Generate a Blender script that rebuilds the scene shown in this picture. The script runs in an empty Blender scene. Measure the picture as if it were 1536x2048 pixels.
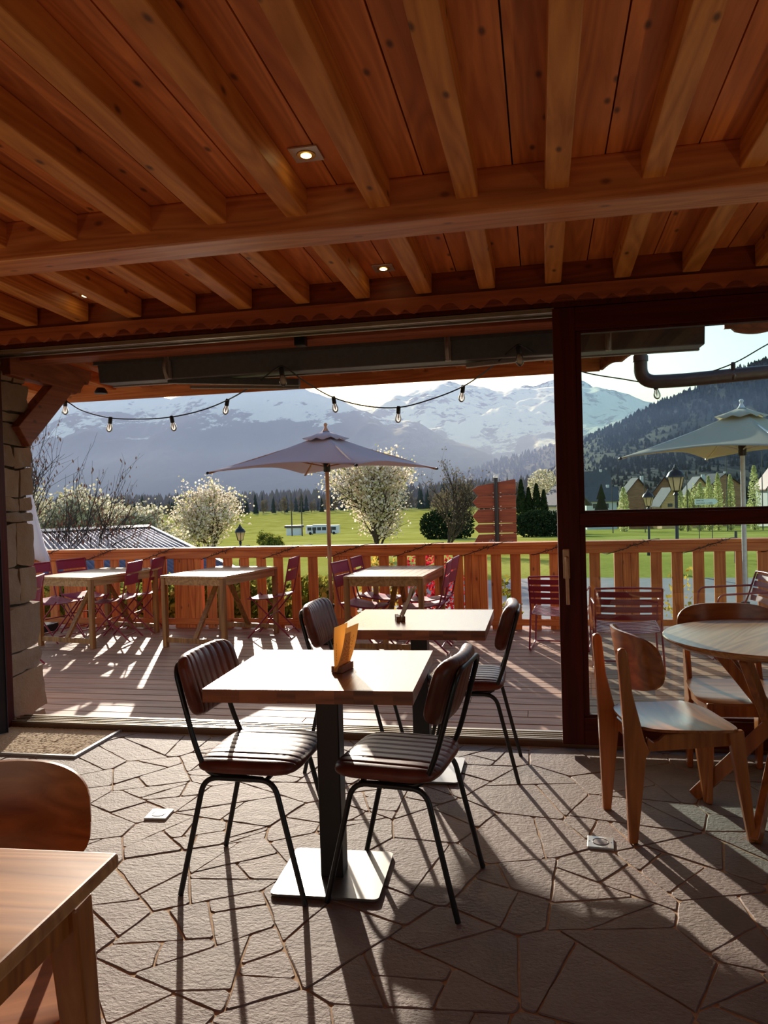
import bpy, bmesh, math, random
from mathutils import Vector, Matrix
random.seed(11)
SC = bpy.context.scene
COL = SC.collection
V = Vector
PI = math.pi

def lin(c):
    c = c / 255.0
    return c / 12.92 if c <= 0.04045 else ((c + 0.055) / 1.055) ** 2.4
def S(r, g, b):
    return (lin(r), lin(g), lin(b), 1.0)

# ------------------------------------------------------------------ materials
class NB:
    def __init__(s, name):
        s.m = bpy.data.materials.new(name); s.m.use_nodes = True
        s.t = s.m.node_tree; s.t.nodes.clear()
        s.out = s.t.nodes.new('ShaderNodeOutputMaterial')
    def n(s, kind, **kw):
        nd = s.t.nodes.new('ShaderNode' + kind)
        for k, v in kw.items():
            if k in nd.inputs: s.put(nd, k, v)
            else: setattr(nd, k, v)
        return nd
    def put(s, nd, k, v):
        if isinstance(v, bpy.types.NodeSocket): s.t.links.new(v, nd.inputs[k])
        else: nd.inputs[k].default_value = v
    def ramp(s, fac, stops):
        nd = s.t.nodes.new('ShaderNodeValToRGB'); s.t.links.new(fac, nd.inputs[0])
        e = nd.color_ramp.elements
        while len(e) < len(stops): e.new(0.5)
        for el, (p, c) in zip(e, stops): el.position = p; el.color = c
        return nd.outputs[0]
    def mix(s, fac, a, b, mode='MIX'):
        nd = s.t.nodes.new('ShaderNodeMix'); nd.data_type = 'RGBA'; nd.blend_type = mode
        for i, v in ((0, fac), (6, a), (7, b)):
            if isinstance(v, bpy.types.NodeSocket): s.t.links.new(v, nd.inputs[i])
            else: nd.inputs[i].default_value = v
        return nd.outputs[2]
    def math(s, op, a, b=0.0):
        nd = s.t.nodes.new('ShaderNodeMath'); nd.operation = op
        for i, v in ((0, a), (1, b)):
            if isinstance(v, bpy.types.NodeSocket): s.t.links.new(v, nd.inputs[i])
            else: nd.inputs[i].default_value = v
        return nd.outputs[0]
    def vmath(s, op, a, b):
        nd = s.t.nodes.new('ShaderNodeVectorMath'); nd.operation = op
        for i, v in ((0, a), (1, b)):
            if isinstance(v, bpy.types.NodeSocket): s.t.links.new(v, nd.inputs[i])
            else: nd.inputs[i].default_value = v
        return nd.outputs[0]
    def bump(s, h, strength=0.3, dist=0.01):
        nd = s.n('Bump', Strength=strength, Distance=dist); s.t.links.new(h, nd.inputs['Height'])
        return nd.outputs[0]
    def bsdf(s, color, rough=0.5, metal=0.0, normal=None, spec=0.5, coat=0.0, trans=0.0, emit=None, estr=0.0):
        p = s.n('BsdfPrincipled', Roughness=rough, Metallic=metal)
        s.put(p, 'Base Color', color)
        s.put(p, 'Specular IOR Level', spec)
        if coat: s.put(p, 'Coat Weight', coat); s.put(p, 'Coat Roughness', 0.25)
        if trans: s.put(p, 'Transmission Weight', trans)
        if emit: s.put(p, 'Emission Color', emit); s.put(p, 'Emission Strength', estr)
        if normal is not None: s.t.links.new(normal, p.inputs['Normal'])
        return p.outputs[0]
    def done(s, shader):
        s.t.links.new(shader, s.out.inputs[0]); return s.m

def plain(name, c, rough=0.5, metal=0.0, spec=0.5, var=0.12, scale=30, bump=0.0, coat=0.0):
    b = NB(name); tc = b.n('TexCoord').outputs['Object']
    no = b.n('TexNoise', Vector=tc, Scale=scale, Detail=4.0).outputs[0]
    d = (c[0] * (1 - var), c[1] * (1 - var), c[2] * (1 - var), 1)
    l = (min(1, c[0] * (1 + var)), min(1, c[1] * (1 + var)), min(1, c[2] * (1 + var)), 1)
    col = b.ramp(no, [(0.3, d), (0.7, l)])
    nm = b.bump(no, bump, 0.004) if bump else None
    return b.done(b.bsdf(col, rough, metal, nm, spec, coat))

def wood(name, dark, light, axis='X', rough=0.5, knots=0.0, bump=0.15, coat=0.0, var=0.3, scale=1.0, spec=0.5, islands=True):
    b = NB(name)
    tc = b.n('TexCoord').outputs['Object']
    rnd = b.n('NewGeometry').outputs['Random Per Island']
    off = b.vmath('SCALE', (1.0, 1.0, 1.0), (0, 0, 0))
    off.node.inputs[0].default_value = (17.3, 9.1, 5.7)
    b.t.links.new(rnd, off.node.inputs['Scale'])
    co = b.vmath('ADD', tc, off) if islands else tc
    i = 'XYZ'.index(axis)
    sc = [14.0 * scale] * 3; sc[i] = 1.1 * scale
    mp = b.n('Mapping', Vector=co, Scale=tuple(sc)).outputs[0]
    n1 = b.n('TexNoise', Vector=mp, Scale=1.3, Detail=6.0, Roughness=0.6, Distortion=1.2).outputs[0]
    sc2 = [5.5 * scale] * 3; sc2[i] = 0.35 * scale
    mp2 = b.n('Mapping', Vector=co, Scale=tuple(sc2)).outputs[0]
    n2 = b.n('TexNoise', Vector=mp2, Scale=1.0, Detail=2.0, Distortion=0.4).outputs[0]
    w = b.math('FRACT', b.math('MULTIPLY', n2, 11.0))
    w = b.math('ABSOLUTE', b.math('SUBTRACT', w, 0.5))
    f = b.math('ADD', b.math('MULTIPLY', n1, 0.75), b.math('MULTIPLY', w, 0.55))
    col = b.ramp(f, [(0.28, dark), (0.72, light)])
    if knots:
        sx = b.n('SeparateXYZ', Vector=co); oth = [c for c in 'XYZ' if c != axis]
        cr = b.math('ADD', sx.outputs[oth[0]], b.math('MULTIPLY', sx.outputs[oth[1]], 0.9))
        cb_ = b.n('CombineXYZ', X=b.math('MULTIPLY', cr, 6.5 * scale), Y=b.math('MULTIPLY', sx.outputs[axis], 3.2 * scale)).outputs[0]
        vn = b.n('TexVoronoi', Vector=cb_, Scale=1.0, Randomness=1.0, voronoi_dimensions='2D'); vo = vn.outputs['Distance']
        pick = b.math('GREATER_THAN', b.n('SeparateColor', Color=vn.outputs['Color']).outputs[0], 0.45)
        kf = b.ramp(vo, [(0.03, (1, 1, 1, 1)), (0.09, (0, 0, 0, 1))])
        kf = b.math('MULTIPLY', b.math('MULTIPLY', kf, pick), knots)
        col = b.mix(kf, col, (dark[0] * 0.22, dark[1] * 0.2, dark[2] * 0.2, 1))
    hs = b.n('HueSaturation', Color=col)
    b.t.links.new(b.math('ADD', b.math('MULTIPLY', rnd, var), 1 - var / 2), hs.inputs['Value'])
    nm = b.bump(f, bump, 0.004)
    return b.done(b.bsdf(hs.outputs[0], rough, 0, nm, spec, coat))

def glass(name, tint, ior=1.5, gloss=(1, 1, 1, 1)):
    b = NB(name)
    tr = b.n('BsdfTransparent', Color=tint).outputs[0]
    gl = b.n('BsdfGlossy', Color=gloss, Roughness=0.0).outputs[0]
    fr = b.n('Fresnel', IOR=ior).outputs[0]
    mx = b.t.nodes.new('ShaderNodeMixShader')
    b.t.links.new(fr, mx.inputs[0]); b.t.links.new(tr, mx.inputs[1]); b.t.links.new(gl, mx.inputs[2])
    return b.done(mx.outputs[0])

def leafy(name, cols, rough=0.6, trans=0.45, scale=6.0):
    b = NB(name)
    rnd = b.n('NewGeometry').outputs['Random Per Island']
    st = [(i / max(1, len(cols) - 1), c) for i, c in enumerate(cols)]
    col = b.ramp(rnd, st)
    d = b.n('BsdfDiffuse', Color=col).outputs[0]
    t = b.n('BsdfTranslucent', Color=col).outputs[0]
    mx = b.t.nodes.new('ShaderNodeMixShader'); mx.inputs[0].default_value = trans
    b.t.links.new(d, mx.inputs[1]); b.t.links.new(t, mx.inputs[2])
    return b.done(mx.outputs[0])

MT = {}
MT['ceil'] = wood('ceiling_wood', S(186, 104, 52), S(228, 142, 80), 'Y', 0.55, 0.9, 0.2, var=0.22)
MT['joist'] = wood('joist_wood', S(190, 116, 50), S(234, 162, 88), 'Y', 0.5, 0.9, 0.2, var=0.2, spec=0.4)
MT['beam'] = wood('beam_wood', S(180, 104, 58), S(226, 152, 96), 'X', 0.42, 0.7, 0.15, var=0.1)
MT['trim'] = wood('scalloped_trim_wood', S(140, 70, 36), S(182, 102, 60), 'X', 0.5, 0.3, 0.1, var=0.05)
MT['header'] = wood('header_wood', S(110, 48, 22), S(150, 72, 34), 'X', 0.5, 0.7, 0.3, var=0.1)
MT['frame'] = wood('door_frame_wood', S(62, 16, 8), S(86, 26, 14), 'Z', 0.55, 0, 0.05, var=0.05, spec=0.2)
MT['framex'] = wood('door_rail_wood', S(62, 16, 8), S(86, 26, 14), 'X', 0.55, 0, 0.05, var=0.05, spec=0.2)
MT['extwood'] = wood('outer_beam_wood', S(120, 62, 36), S(176, 104, 68), 'X', 0.6, 0.6, 0.2, var=0.1)
MT['rafter'] = wood('outer_rafter_wood', S(165, 92, 45), S(215, 140, 80), 'Y', 0.6, 0.6, 0.2)
MT['rafterx'] = wood('eave_board_wood', S(176, 98, 50), S(222, 146, 86), 'X', 0.6, 0.6, 0.2)
MT['bracket'] = wood('bracket_wood', S(120, 62, 38), S(160, 92, 60), 'Y', 0.6, 0.7, 0.2, var=0.05)
MT['rail'] = wood('railing_wood', S(188, 88, 34), S(232, 132, 60), 'X', 0.55, 0.6, 0.15, var=0.15)
MT['slat'] = wood('railing_slat_wood', S(188, 88, 34), S(235, 136, 62), 'Z', 0.55, 0.7, 0.15, var=0.25)
MT['deck'] = wood('deck_board_wood', S(132, 92, 68), S(186, 138, 104), 'X', 0.6, 0.1, 0.35, var=0.25)
MT['oak'] = wood('table_top_oak', S(112, 70, 42), S(162, 114, 74), 'Y', 0.27, 0.0, 0.015, 0.5, var=0.1, scale=0.8)
MT['oakedge'] = wood('table_edge_oak', S(104, 52, 26), S(160, 92, 52), 'X', 0.4, 0.0, 0.05, 0.2, var=0.4)
MT['chairwood'] = wood('chair_oak', S(140, 74, 30), S(188, 112, 54), 'Z', 0.33, 0, 0.05, 0.3, var=0.05)
MT['plywood'] = wood('chair_plywood', S(128, 70, 34), S(176, 108, 58), 'Y', 0.3, 0, 0.04, 0.3, var=0.05)
MT['roundtop'] = wood('round_top_oak', S(160, 108, 62), S(214, 160, 104), 'X', 0.28, 0, 0.05, 0.3, var=0.05)
MT['darktop'] = wood('corner_table_oak', S(150, 92, 50), S(206, 146, 92), 'X', 0.4, 0, 0.05, 0.1, var=0.05)
MT['decktable'] = wood('deck_table_wood', S(140, 100, 60), S(196, 152, 100), 'Y', 0.45, 0, 0.15, var=0.25)
MT['decktableleg'] = wood('deck_table_leg_wood', S(120, 78, 40), S(176, 124, 66), 'Z', 0.5, 0, 0.1, var=0.15)
MT['pole'] = wood('parasol_pole_wood', S(150, 98, 66), S(200, 150, 110), 'Z', 0.45, 0, 0.05, var=0.02)
MT['signwood'] = wood('sign_board_wood', S(120, 50, 24), S(168, 80, 40), 'X', 0.6, 0.2, 0.2, var=0.3)
MT['black'] = plain('black_steel', S(22, 22, 24), 0.38, 0.0, 0.5, 0.1, 60)
MT['column'] = plain('black_column_paint', S(20, 19, 21), 0.35)
MT['plate'] = plain('brushed_base_plate', S(150, 146, 140), 0.32, 0.85, 0.5, 0.06, 12)
MT['alu'] = plain('aluminium_track', S(150, 138, 120), 0.35, 0.7, 0.5, 0.06, 20)
MT['sill'] = wood('sill_wood', S(96, 62, 40), S(136, 94, 62), 'X', 0.45, 0, 0.1, var=0.05)
MT['steel'] = plain('stainless_plate', S(215, 212, 205), 0.3, 0.6, 0.5, 0.05, 40)
MT['handle'] = plain('door_handle_bronze', S(190, 150, 124), 0.35, 0.5)
MT['awning'] = plain('awning_cassette_grey', S(82, 80, 82), 0.45, 0.1)
MT['awnlite'] = plain('awning_trim_grey', S(150, 142, 138), 0.4, 0.2)
MT['red'] = plain('dark_red_metal', S(142, 34, 56), 0.4, 0.0, 0.5, 0.1, 40)
MT['redfab'] = plain('dark_red_mesh_fabric', S(150, 40, 66), 0.6, 0.0, 0.4, 0.2, 300)
MT['curtain'] = plain('dark_curtain_cloth', S(34, 28, 36), 0.8)
MT['rubber'] = plain('black_rubber', S(16, 16, 17), 0.6)
MT['pipe'] = plain('brown_downpipe_metal', S(72, 66, 64), 0.4, 0.3)
MT['plaster'] = plain('wall_plaster', S(214, 196, 172), 0.85, 0, 0.3, 0.05, 8, 0.1)
MT['mortar'] = plain('floor_grout', S(176, 146, 114), 0.9, 0, 0.2, 0.15, 60, 0.3)
MT['metalwhite'] = plain('white_paint', S(225, 224, 220), 0.5)
MT['glassdoor'] = glass('door_glass', (0.82, 0.93, 0.93, 1), 1.6)
MT['glasswin'] = glass('window_glass', (0.93, 0.97, 0.95, 1), 1.5)
def bulb_glass():
    b = NB('clear_bulb_glass'); tr = b.n('BsdfTransparent', Color=(0.95, 0.95, 0.95, 1)).outputs[0]; tl = b.n('BsdfTranslucent', Color=(0.95, 0.93, 0.9, 1)).outputs[0]; gl = b.n('BsdfGlossy', Color=(1, 1, 1, 1), Roughness=0.05).outputs[0]
    m1 = b.t.nodes.new('ShaderNodeMixShader'); m1.inputs[0].default_value = 0.4; b.t.links.new(tr, m1.inputs[1]); b.t.links.new(tl, m1.inputs[2])
    m2 = b.t.nodes.new('ShaderNodeMixShader'); b.t.links.new(b.n('Fresnel', IOR=1.7).outputs[0], m2.inputs[0]); b.t.links.new(m1.outputs[0], m2.inputs[1]); b.t.links.new(gl, m2.inputs[2])
    return b.done(m2.outputs[0])
MT['bulb'] = bulb_glass()

def leather():
    b = NB('brown_ribbed_leather'); tc = b.n('TexCoord').outputs['Object']
    n1 = b.n('TexNoise', Vector=tc, Scale=9.0, Detail=5.0).outputs[0]
    n2 = b.n('TexNoise', Vector=tc, Scale=260.0, Detail=2.0).outputs[0]
    col = b.ramp(n1, [(0.3, S(84, 40, 30)), (0.75, S(124, 64, 48))])
    return b.done(b.bsdf(col, 0.4, 0, b.bump(n2, 0.12, 0.002), 0.36))
MT['leather'] = leather()

def stone_floor():
    b = NB('quartzite_paving'); tc = b.n('TexCoord').outputs['Object']
    rnd = b.n('NewGeometry').outputs['Random Per Island']
    n1 = b.n('TexNoise', Vector=tc, Scale=5.0, Detail=5.0, Roughness=0.6).outputs[0]
    mp = b.n('Mapping', Vector=tc, Scale=(58, 78, 60)).outputs[0]
    n2 = b.n('TexNoise', Vector=mp, Scale=1.0, Detail=5.0, Roughness=0.62).outputs[0]
    n3 = b.n('TexNoise', Vector=tc, Scale=14.0, Detail=3.0).outputs[0]
    c1 = b.ramp(rnd, [(0.0, S(126, 111, 104)), (0.35, S(142, 123, 116)), (0.7, S(132, 122, 113)), (1.0, S(150, 130, 119))])
    c2 = b.mix(b.ramp(n1, [(0.35, (0, 0, 0, 1)), (0.7, (1, 1, 1, 1))]), c1, S(152, 138, 129))
    col = b.mix(b.math('MULTIPLY', n2, 0.5), c2, S(86, 77, 73))
    h = b.math('ADD', b.math('MULTIPLY', n2, 0.7), b.math('MULTIPLY', n3, 0.6))
    return b.done(b.bsdf(col, 0.68, 0, b.bump(h, 1.0, 0.008), 0.22))
MT['stone'] = stone_floor()

def rubble():
    b = NB('pillar_rubble_stone'); tc = b.n('TexCoord').outputs['Object']
    rnd = b.n('NewGeometry').outputs['Random Per Island']
    n1 = b.n('TexNoise', Vector=tc, Scale=11.0, Detail=6.0, Roughness=0.65).outputs[0]
    c1 = b.ramp(rnd, [(0, S(120, 104, 92)), (0.4, S(148, 126, 108)), (0.7, S(158, 122, 92)), (1, S(110, 98, 90))])
    col = b.mix(b.math('MULTIPLY', n1, 0.7), c1, S(176, 158, 138))
    return b.done(b.bsdf(col, 0.85, 0, b.bump(n1, 0.8, 0.02), 0.3))
MT['rubble'] = rubble()

# ------------------------------------------------------------------ mesh helper
def fillet(pts, r, n=5):
    pts = [V(p) for p in pts]; out = [pts[0]]
    for a, b, c in zip(pts, pts[1:], pts[2:]):
        u = (a - b); w = (c - b); k = min(r, u.length * 0.49, w.length * 0.49)
        p = b + u.normalized() * k; q = b + w.normalized() * k
        for i in range(n + 1):
            t = i / n
            out.append(p * (1 - t) ** 2 + b * 2 * t * (1 - t) + q * t * t)
    out.append(pts[-1]); return out

class MB:
    def __init__(s): s.v = []; s.f = []
    def add(s, vs, fs):
        o = len(s.v); s.v += [V(x) for x in vs]; s.f += [tuple(i + o for i in f) for f in fs]; return s
    def hexa(s, p):
        return s.add(p, [(0, 3, 2, 1), (4, 5, 6, 7), (0, 1, 5, 4), (1, 2, 6, 5), (2, 3, 7, 6), (3, 0, 4, 7)])
    def box(s, x0, x1, y0, y1, z0, z1):
        return s.hexa([(x0, y0, z0), (x1, y0, z0), (x1, y1, z0), (x0, y1, z0), (x0, y0, z1), (x1, y0, z1), (x1, y1, z1), (x0, y1, z1)])
    def bar(s, p, q, w, h, side=None, w2=None, h2=None):
        p = V(p); q = V(q); d = (q - p).normalized()
        sd = V(side) if side is not None else (V((0, 0, 1)).cross(d) if abs(d.z) < 0.95 else V((1, 0, 0)))
        sd = (sd - d * sd.dot(d)).normalized(); up = d.cross(sd)
        w2 = w if w2 is None else w2; h2 = h if h2 is None else h2
        r = [p + sd * a * w / 2 + up * b * h / 2 for a, b in ((-1, -1), (1, -1), (1, 1), (-1, 1))]
        r += [q + sd * a * w2 / 2 + up * b * h2 / 2 for a, b in ((-1, -1), (1, -1), (1, 1), (-1, 1))]
        return s.hexa(r)
    def tube(s, path, r, n=8, closed=False):
        path = [V(p) for p in path]; m = len(path); o = len(s.v)
        rr = r if isinstance(r, (list, tuple)) else [r] * m
        t0 = (path[1] - path[0]).normalized()
        ref = V((0, 0, 1)) if abs(t0.z) < 0.9 else V((1, 0, 0))
        u = ref.cross(t0).normalized()
        for i, p in enumerate(path):
            if i == 0: t = path[1] - path[0]
            elif i == m - 1: t = path[-1] - path[-2]
            else: t = path[i + 1] - path[i - 1]
            t = t.normalized() if t.length > 1e-9 else t0
            u = (u - t * u.dot(t))
            u = u.normalized() if u.length > 1e-6 else t.orthogonal().normalized()
            w = t.cross(u)
            for k in range(n):
                a = 2 * PI * k / n
                s.v.append(p + (u * math.cos(a) + w * math.sin(a)) * rr[i])
        for i in range(m - 1):
            for k in range(n):
                a = o + i * n + k; b = o + i * n + (k + 1) % n
                s.f.append((a, b, b + n, a + n))
        s.f.append(tuple(o + k for k in reversed(range(n)))); s.f.append(tuple(o + (m - 1) * n + k for k in range(n)))
        return s
    def lathe(s, prof, n=24, c=(0, 0, 0), axis=None):
        o = len(s.v); c = V(c); R = axis if axis is not None else Matrix.Identity(3)
        for r, z in prof:
            for k in range(n):
                a = 2 * PI * k / n; s.v.append(c + R @ V((r * math.cos(a), r * math.sin(a), z)))
        m = len(prof)
        for i in range(m - 1):
            for k in range(n):
                a = o + i * n + k; b = o + i * n + (k + 1) % n
                s.f.append((a, b, b + n, a + n))
        s.f.append(tuple(o + k for k in reversed(range(n)))); s.f.append(tuple(o + (m - 1) * n + k for k in range(n)))
        return s
    def prism(s, poly, vec):
        n = len(poly); o = len(s.v); vec = V(vec)
        s.v += [V(p) for p in poly] + [V(p) + vec for p in poly]
        s.f.append(tuple(o + i for i in reversed(range(n)))); s.f.append(tuple(o + n + i for i in range(n)))
        for i in range(n):
            j = (i + 1) % n; s.f.append((o + i, o + j, o + n + j, o + n + i))
        return s
    def xf(s, M):
        s.v = [M @ p for p in s.v]; return s
    def build(s, name, mat, parent=None, smooth=None, bevel=0.0, seg=2, fix=True):
        me = bpy.data.meshes.new(name); me.from_pydata([tuple(p) for p in s.v], [], s.f); me.update()
        if fix:
            bm = bmesh.new(); bm.from_mesh(me); bmesh.ops.recalc_face_normals(bm, faces=bm.faces); bm.to_mesh(me); bm.free()
        if smooth is not None:
            me.polygons.foreach_set('use_smooth', [True] * len(me.polygons))
            me.set_sharp_from_angle(angle=math.radians(smooth))
        me.materials.append(MT[mat] if isinstance(mat, str) else mat)
        o = bpy.data.objects.new(name, me); COL.objects.link(o)
        if parent is not None: o.parent = parent
        if bevel:
            md = o.modifiers.new('Bevel', 'BEVEL'); md.width = bevel; md.segments = seg; md.limit_method = 'ANGLE'; md.angle_limit = 0.6
        return o

def tag(o, label, cat, group=None, kind=None):
    o['label'] = label; o['category'] = cat
    if group: o['group'] = group
    if kind: o['kind'] = kind
    return o
def struct(o): o['kind'] = 'structure'; return o
def thing(name, label, cat, loc=(0, 0, 0), rz=0.0, group=None):
    o = bpy.data.objects.new(name, None); COL.objects.link(o); o.empty_display_size = 0.1
    o.location = loc; o.rotation_euler = (0, 0, rz); return tag(o, label, cat, group)
def kids(o): return [c for c in COL.objects if c.parent is o]
def copy_tree(o, parent=None):
    c = o.copy(); COL.objects.link(c)
    if parent is not None: c.parent = parent
    for ch in kids(o): copy_tree(ch, c)
    return c
def place(proto, used, loc, rz, label, group=None):
    o = copy_tree(proto) if used else proto
    o.location = loc; o.rotation_euler = (0, 0, rz); o['label'] = label
    if group: o['group'] = group
    return o
R = math.radians
# ------------------------------------------------------------------ camera
cam = bpy.data.cameras.new('camera'); co = bpy.data.objects.new('camera', cam); COL.objects.link(co)
r_ = V((0.9793462, 0.2000018, -0.0296694)); u_ = V((0.0249479, 0.0260870, 0.9993483)); f_ = V((-0.2006454, 0.9794482, -0.0205586))
co.matrix_world = Matrix(((r_.x, u_.x, -f_.x, 0), (r_.y, u_.y, -f_.y, 0), (r_.z, u_.z, -f_.z, 1.40), (0, 0, 0, 1)))
cam.sensor_fit = 'HORIZONTAL'; cam.sensor_width = 36.0; cam.lens = 36.0 * 1537.4 / 1536.0
cam.clip_start = 0.05; cam.clip_end = 30000
SC.camera = co

# ------------------------------------------------------------------ room: floor
def split(poly, lim):
    n = len(poly)
    area = 0.5 * abs(sum(poly[i].x * poly[(i + 1) % n].y - poly[(i + 1) % n].x * poly[i].y for i in range(n)))
    if area < lim: return [poly]
    best = max(((poly[i] - poly[j]).length, i, j) for i in range(n) for j in range(i))
    d = (poly[best[1]] - poly[best[2]]).normalized()
    c = sum(poly, V((0, 0))) / n + d * random.uniform(-0.16, 0.16) * best[0]
    a = math.atan2(d.y, d.x) + PI / 2 + random.gauss(0, 0.38)
    nv = V((-math.sin(a), math.cos(a)))
    A, B = [], []
    for i in range(n):
        p, q = poly[i], poly[(i + 1) % n]; dp = (p - c).dot(nv); dq = (q - c).dot(nv)
        (A if dp >= 0 else B).append(p)
        if dp * dq < 0:
            x = p + (q - p) * (dp / (dp - dq)); A.append(x); B.append(x)
    out = []
    for P in (A, B):
        if len(P) >= 3: out += split(P, lim * random.uniform(0.75, 1.35) if area < 0.5 else lim)
    return out
def inset(poly, d):
    n = len(poly); ar = sum(poly[i].x * poly[(i + 1) % n].y - poly[(i + 1) % n].x * poly[i].y for i in range(n))
    if ar < 0: poly = poly[::-1]
    out = poly
    for i in range(n):
        p, q = poly[i], poly[(i + 1) % n]
        e = (q - p)
        if e.length < 1e-6: continue
        nv = V((-e.y, e.x)).normalized(); c = p + nv * d
        A = []
        for k in range(len(out)):
            a, b = out[k], out[(k + 1) % len(out)]; da = (a - c).dot(nv); db = (b - c).dot(nv)
            if da >= 0: A.append(a)
            if da * db < 0: A.append(a + (b - a) * (da / (da - db)))
        out = A
        if len(out) < 3: return []
    return out
def rough_ring(poly):
    out = []; n = len(poly)
    cut = []
    for i in range(n):
        a, b, c = poly[i - 1], poly[i], poly[(i + 1) % n]
        k = random.uniform(0.003, 0.016)
        k1 = min(k, (a - b).length * 0.3); k2 = min(k, (c - b).length * 0.3)
        cut += [b + (a - b).normalized() * k1, b + (c - b).normalized() * k2]
    m = len(cut)
    for i in range(m):
        p, q = cut[i], cut[(i + 1) % m]; out.append(p)
        L = (q - p).length
        if L > 0.06:
            k = int(L / 0.05); nv = V((-(q - p).y, (q - p).x)).normalized()
            for j in range(1, k): out.append(p + (q - p) * (j / k) + nv * random.gauss(0, 0.0016))
    return out
fb = MB()
def cells():
    out = []; x0, x1, y0, y1, g_ = -4.45, 3.15, -2.95, 4.275, 0.47
    S_ = []
    j = 0; y = y0 - g_
    while y < y1 + g_:
        x = x0 - g_ + (g_ * 0.5 if j % 2 else 0)
        while x < x1 + g_: S_.append(V((x + random.uniform(-.2, .2), y + random.uniform(-.17, .17)))); x += g_ * 1.1
        y += g_ * 0.8; j += 1
    for a in S_:
        P = [V((x0, y0)), V((x1, y0)), V((x1, y1)), V((x0, y1))]
        for b in S_:
            if b is a or (b - a).length > 1.6: continue
            mid = (a + b) / 2; nv = (a - b).normalized(); Q = []
            for i in range(len(P)):
                p, q = P[i], P[(i + 1) % len(P)]; dp = (p - mid).dot(nv); dq = (q - mid).dot(nv)
                if dp >= 0: Q.append(p)
                if dp * dq < 0: Q.append(p + (q - p) * (dp / (dp - dq)))
            P = Q
            if len(P) < 3: break
        if len(P) >= 3: out += split(P, random.uniform(0.035, 0.12))
    return out
slabs = cells()
for P in slabs:
    cx = sum(p.x for p in P) / len(P); cy = sum(p.y for p in P) / len(P)
    Q = inset(P, random.uniform(0.0012, 0.0032))
    if len(Q) < 3: continue
    # keep the recess of the door mat free
    if cy > 3.2 and cx < -2.2 and all(-3.6 < p.x < -2.60 and 3.83 < p.y for p in P): continue
    R0 = rough_ring(Q); n = len(R0)
    if n < 5: continue
    c = sum(R0, V((0, 0))) / n; z0 = random.uniform(-0.0022, 0.0012); tx = random.gauss(0, 0.003); ty = random.gauss(0, 0.003)
    zz = lambda p: z0 + (p.x - c.x) * tx + (p.y - c.y) * ty
    vs = [(p.x, p.y, -0.016) for p in R0] + [(p.x, p.y, zz(p) - 0.0035) for p in R0]
    inn = [p + (c - p).normalized() * 0.004 for p in R0]
    vs += [(p.x, p.y, zz(p)) for p in inn]
    fs = [tuple(2 * n + i for i in range(n))]
    for i in range(n):
        j = (i + 1) % n; fs += [(i, j, n + j, n + i), (n + i, n + j, 2 * n + j, 2 * n + i)]
    fb.add(vs, fs)
floor = struct(fb.build('floor', 'stone', smooth=40))
g = MB().box(-4.5, 3.2, -3.0, 4.29, -0.12, -0.0045); struct(g.build('floor_grout', 'mortar'))

# walls
w = MB(); w.box(-4.62, -4.5, -3.0, 4.4, -0.1, 2.95); struct(w.build('wall_left', 'plaster'))
def wall_with(name, axis, at0, at1, lo, hi, z0, z1, holes):
    m = MB(); xs = lo
    def bx(a, b, za, zb):
        if b - a < 1e-4 or zb - za < 1e-4: return
        m.box(a, b, at0, at1, za, zb) if axis == 'X' else m.box(at0, at1, a, b, za, zb)
    for a, b, za, zb in holes:
        bx(xs, a, z0, z1); bx(a, b, z0, za); bx(a, b, zb, z1); xs = b
    bx(xs, hi, z0, z1)
    return struct(m.build(name, 'plaster'))
BH = [(-4.3, -3.0, 0.12, 2.3), (-2.8, -1.5, 0.12, 2.3), (-1.3, 0.0, 0.12, 2.3)]
wall_with('wall_back', 'X', -3.12, -3.0, -4.5, 3.2, -0.1, 2.95, BH)
RH = [(-2.4, -0.4, 0.5, 2.3), (0.2, 2.2, 0.5, 2.3)]
wall_with('wall_right', 'Y', 3.2, 3.32, -3.0, 4.4, -0.1, 2.95, RH)
k = 0
def window(axis, at, a, b, za, zb):
    global k; k += 1
    fr = MB(); t = 0.06
    def bx(m, p, q, zp, zq, d):
        m.box(p, q, at - d, at + d, zp, zq) if axis == 'X' else m.box(at - d, at + d, p, q, zp, zq)
    mid = (a + b) / 2
    for p, q, zp, zq in ((a, a + t, za, zb), (b - t, b, za, zb), (mid - t / 2, mid + t / 2, za + t, zb - t)): bx(fr, p, q, zp, zq, 0.035)
    for p, q in ((a + t, mid - t / 2), (mid + t / 2, b - t)):
        bx(fr, p, q, za, za + t, 0.035); bx(fr, p, q, zb - t, zb, 0.035)
    o = struct(fr.build('window_%d' % k, 'frame'))
    for p, q in ((a + t, mid - t / 2), (mid + t / 2, b - t)):
        m = MB(); bx(m, p, q, za + t, zb - t, 0.004); m.build('pane', 'glasswin', o)
for h in BH: window('X', -3.06, *h)
for h in RH: window('Y', 3.26, *h)

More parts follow.
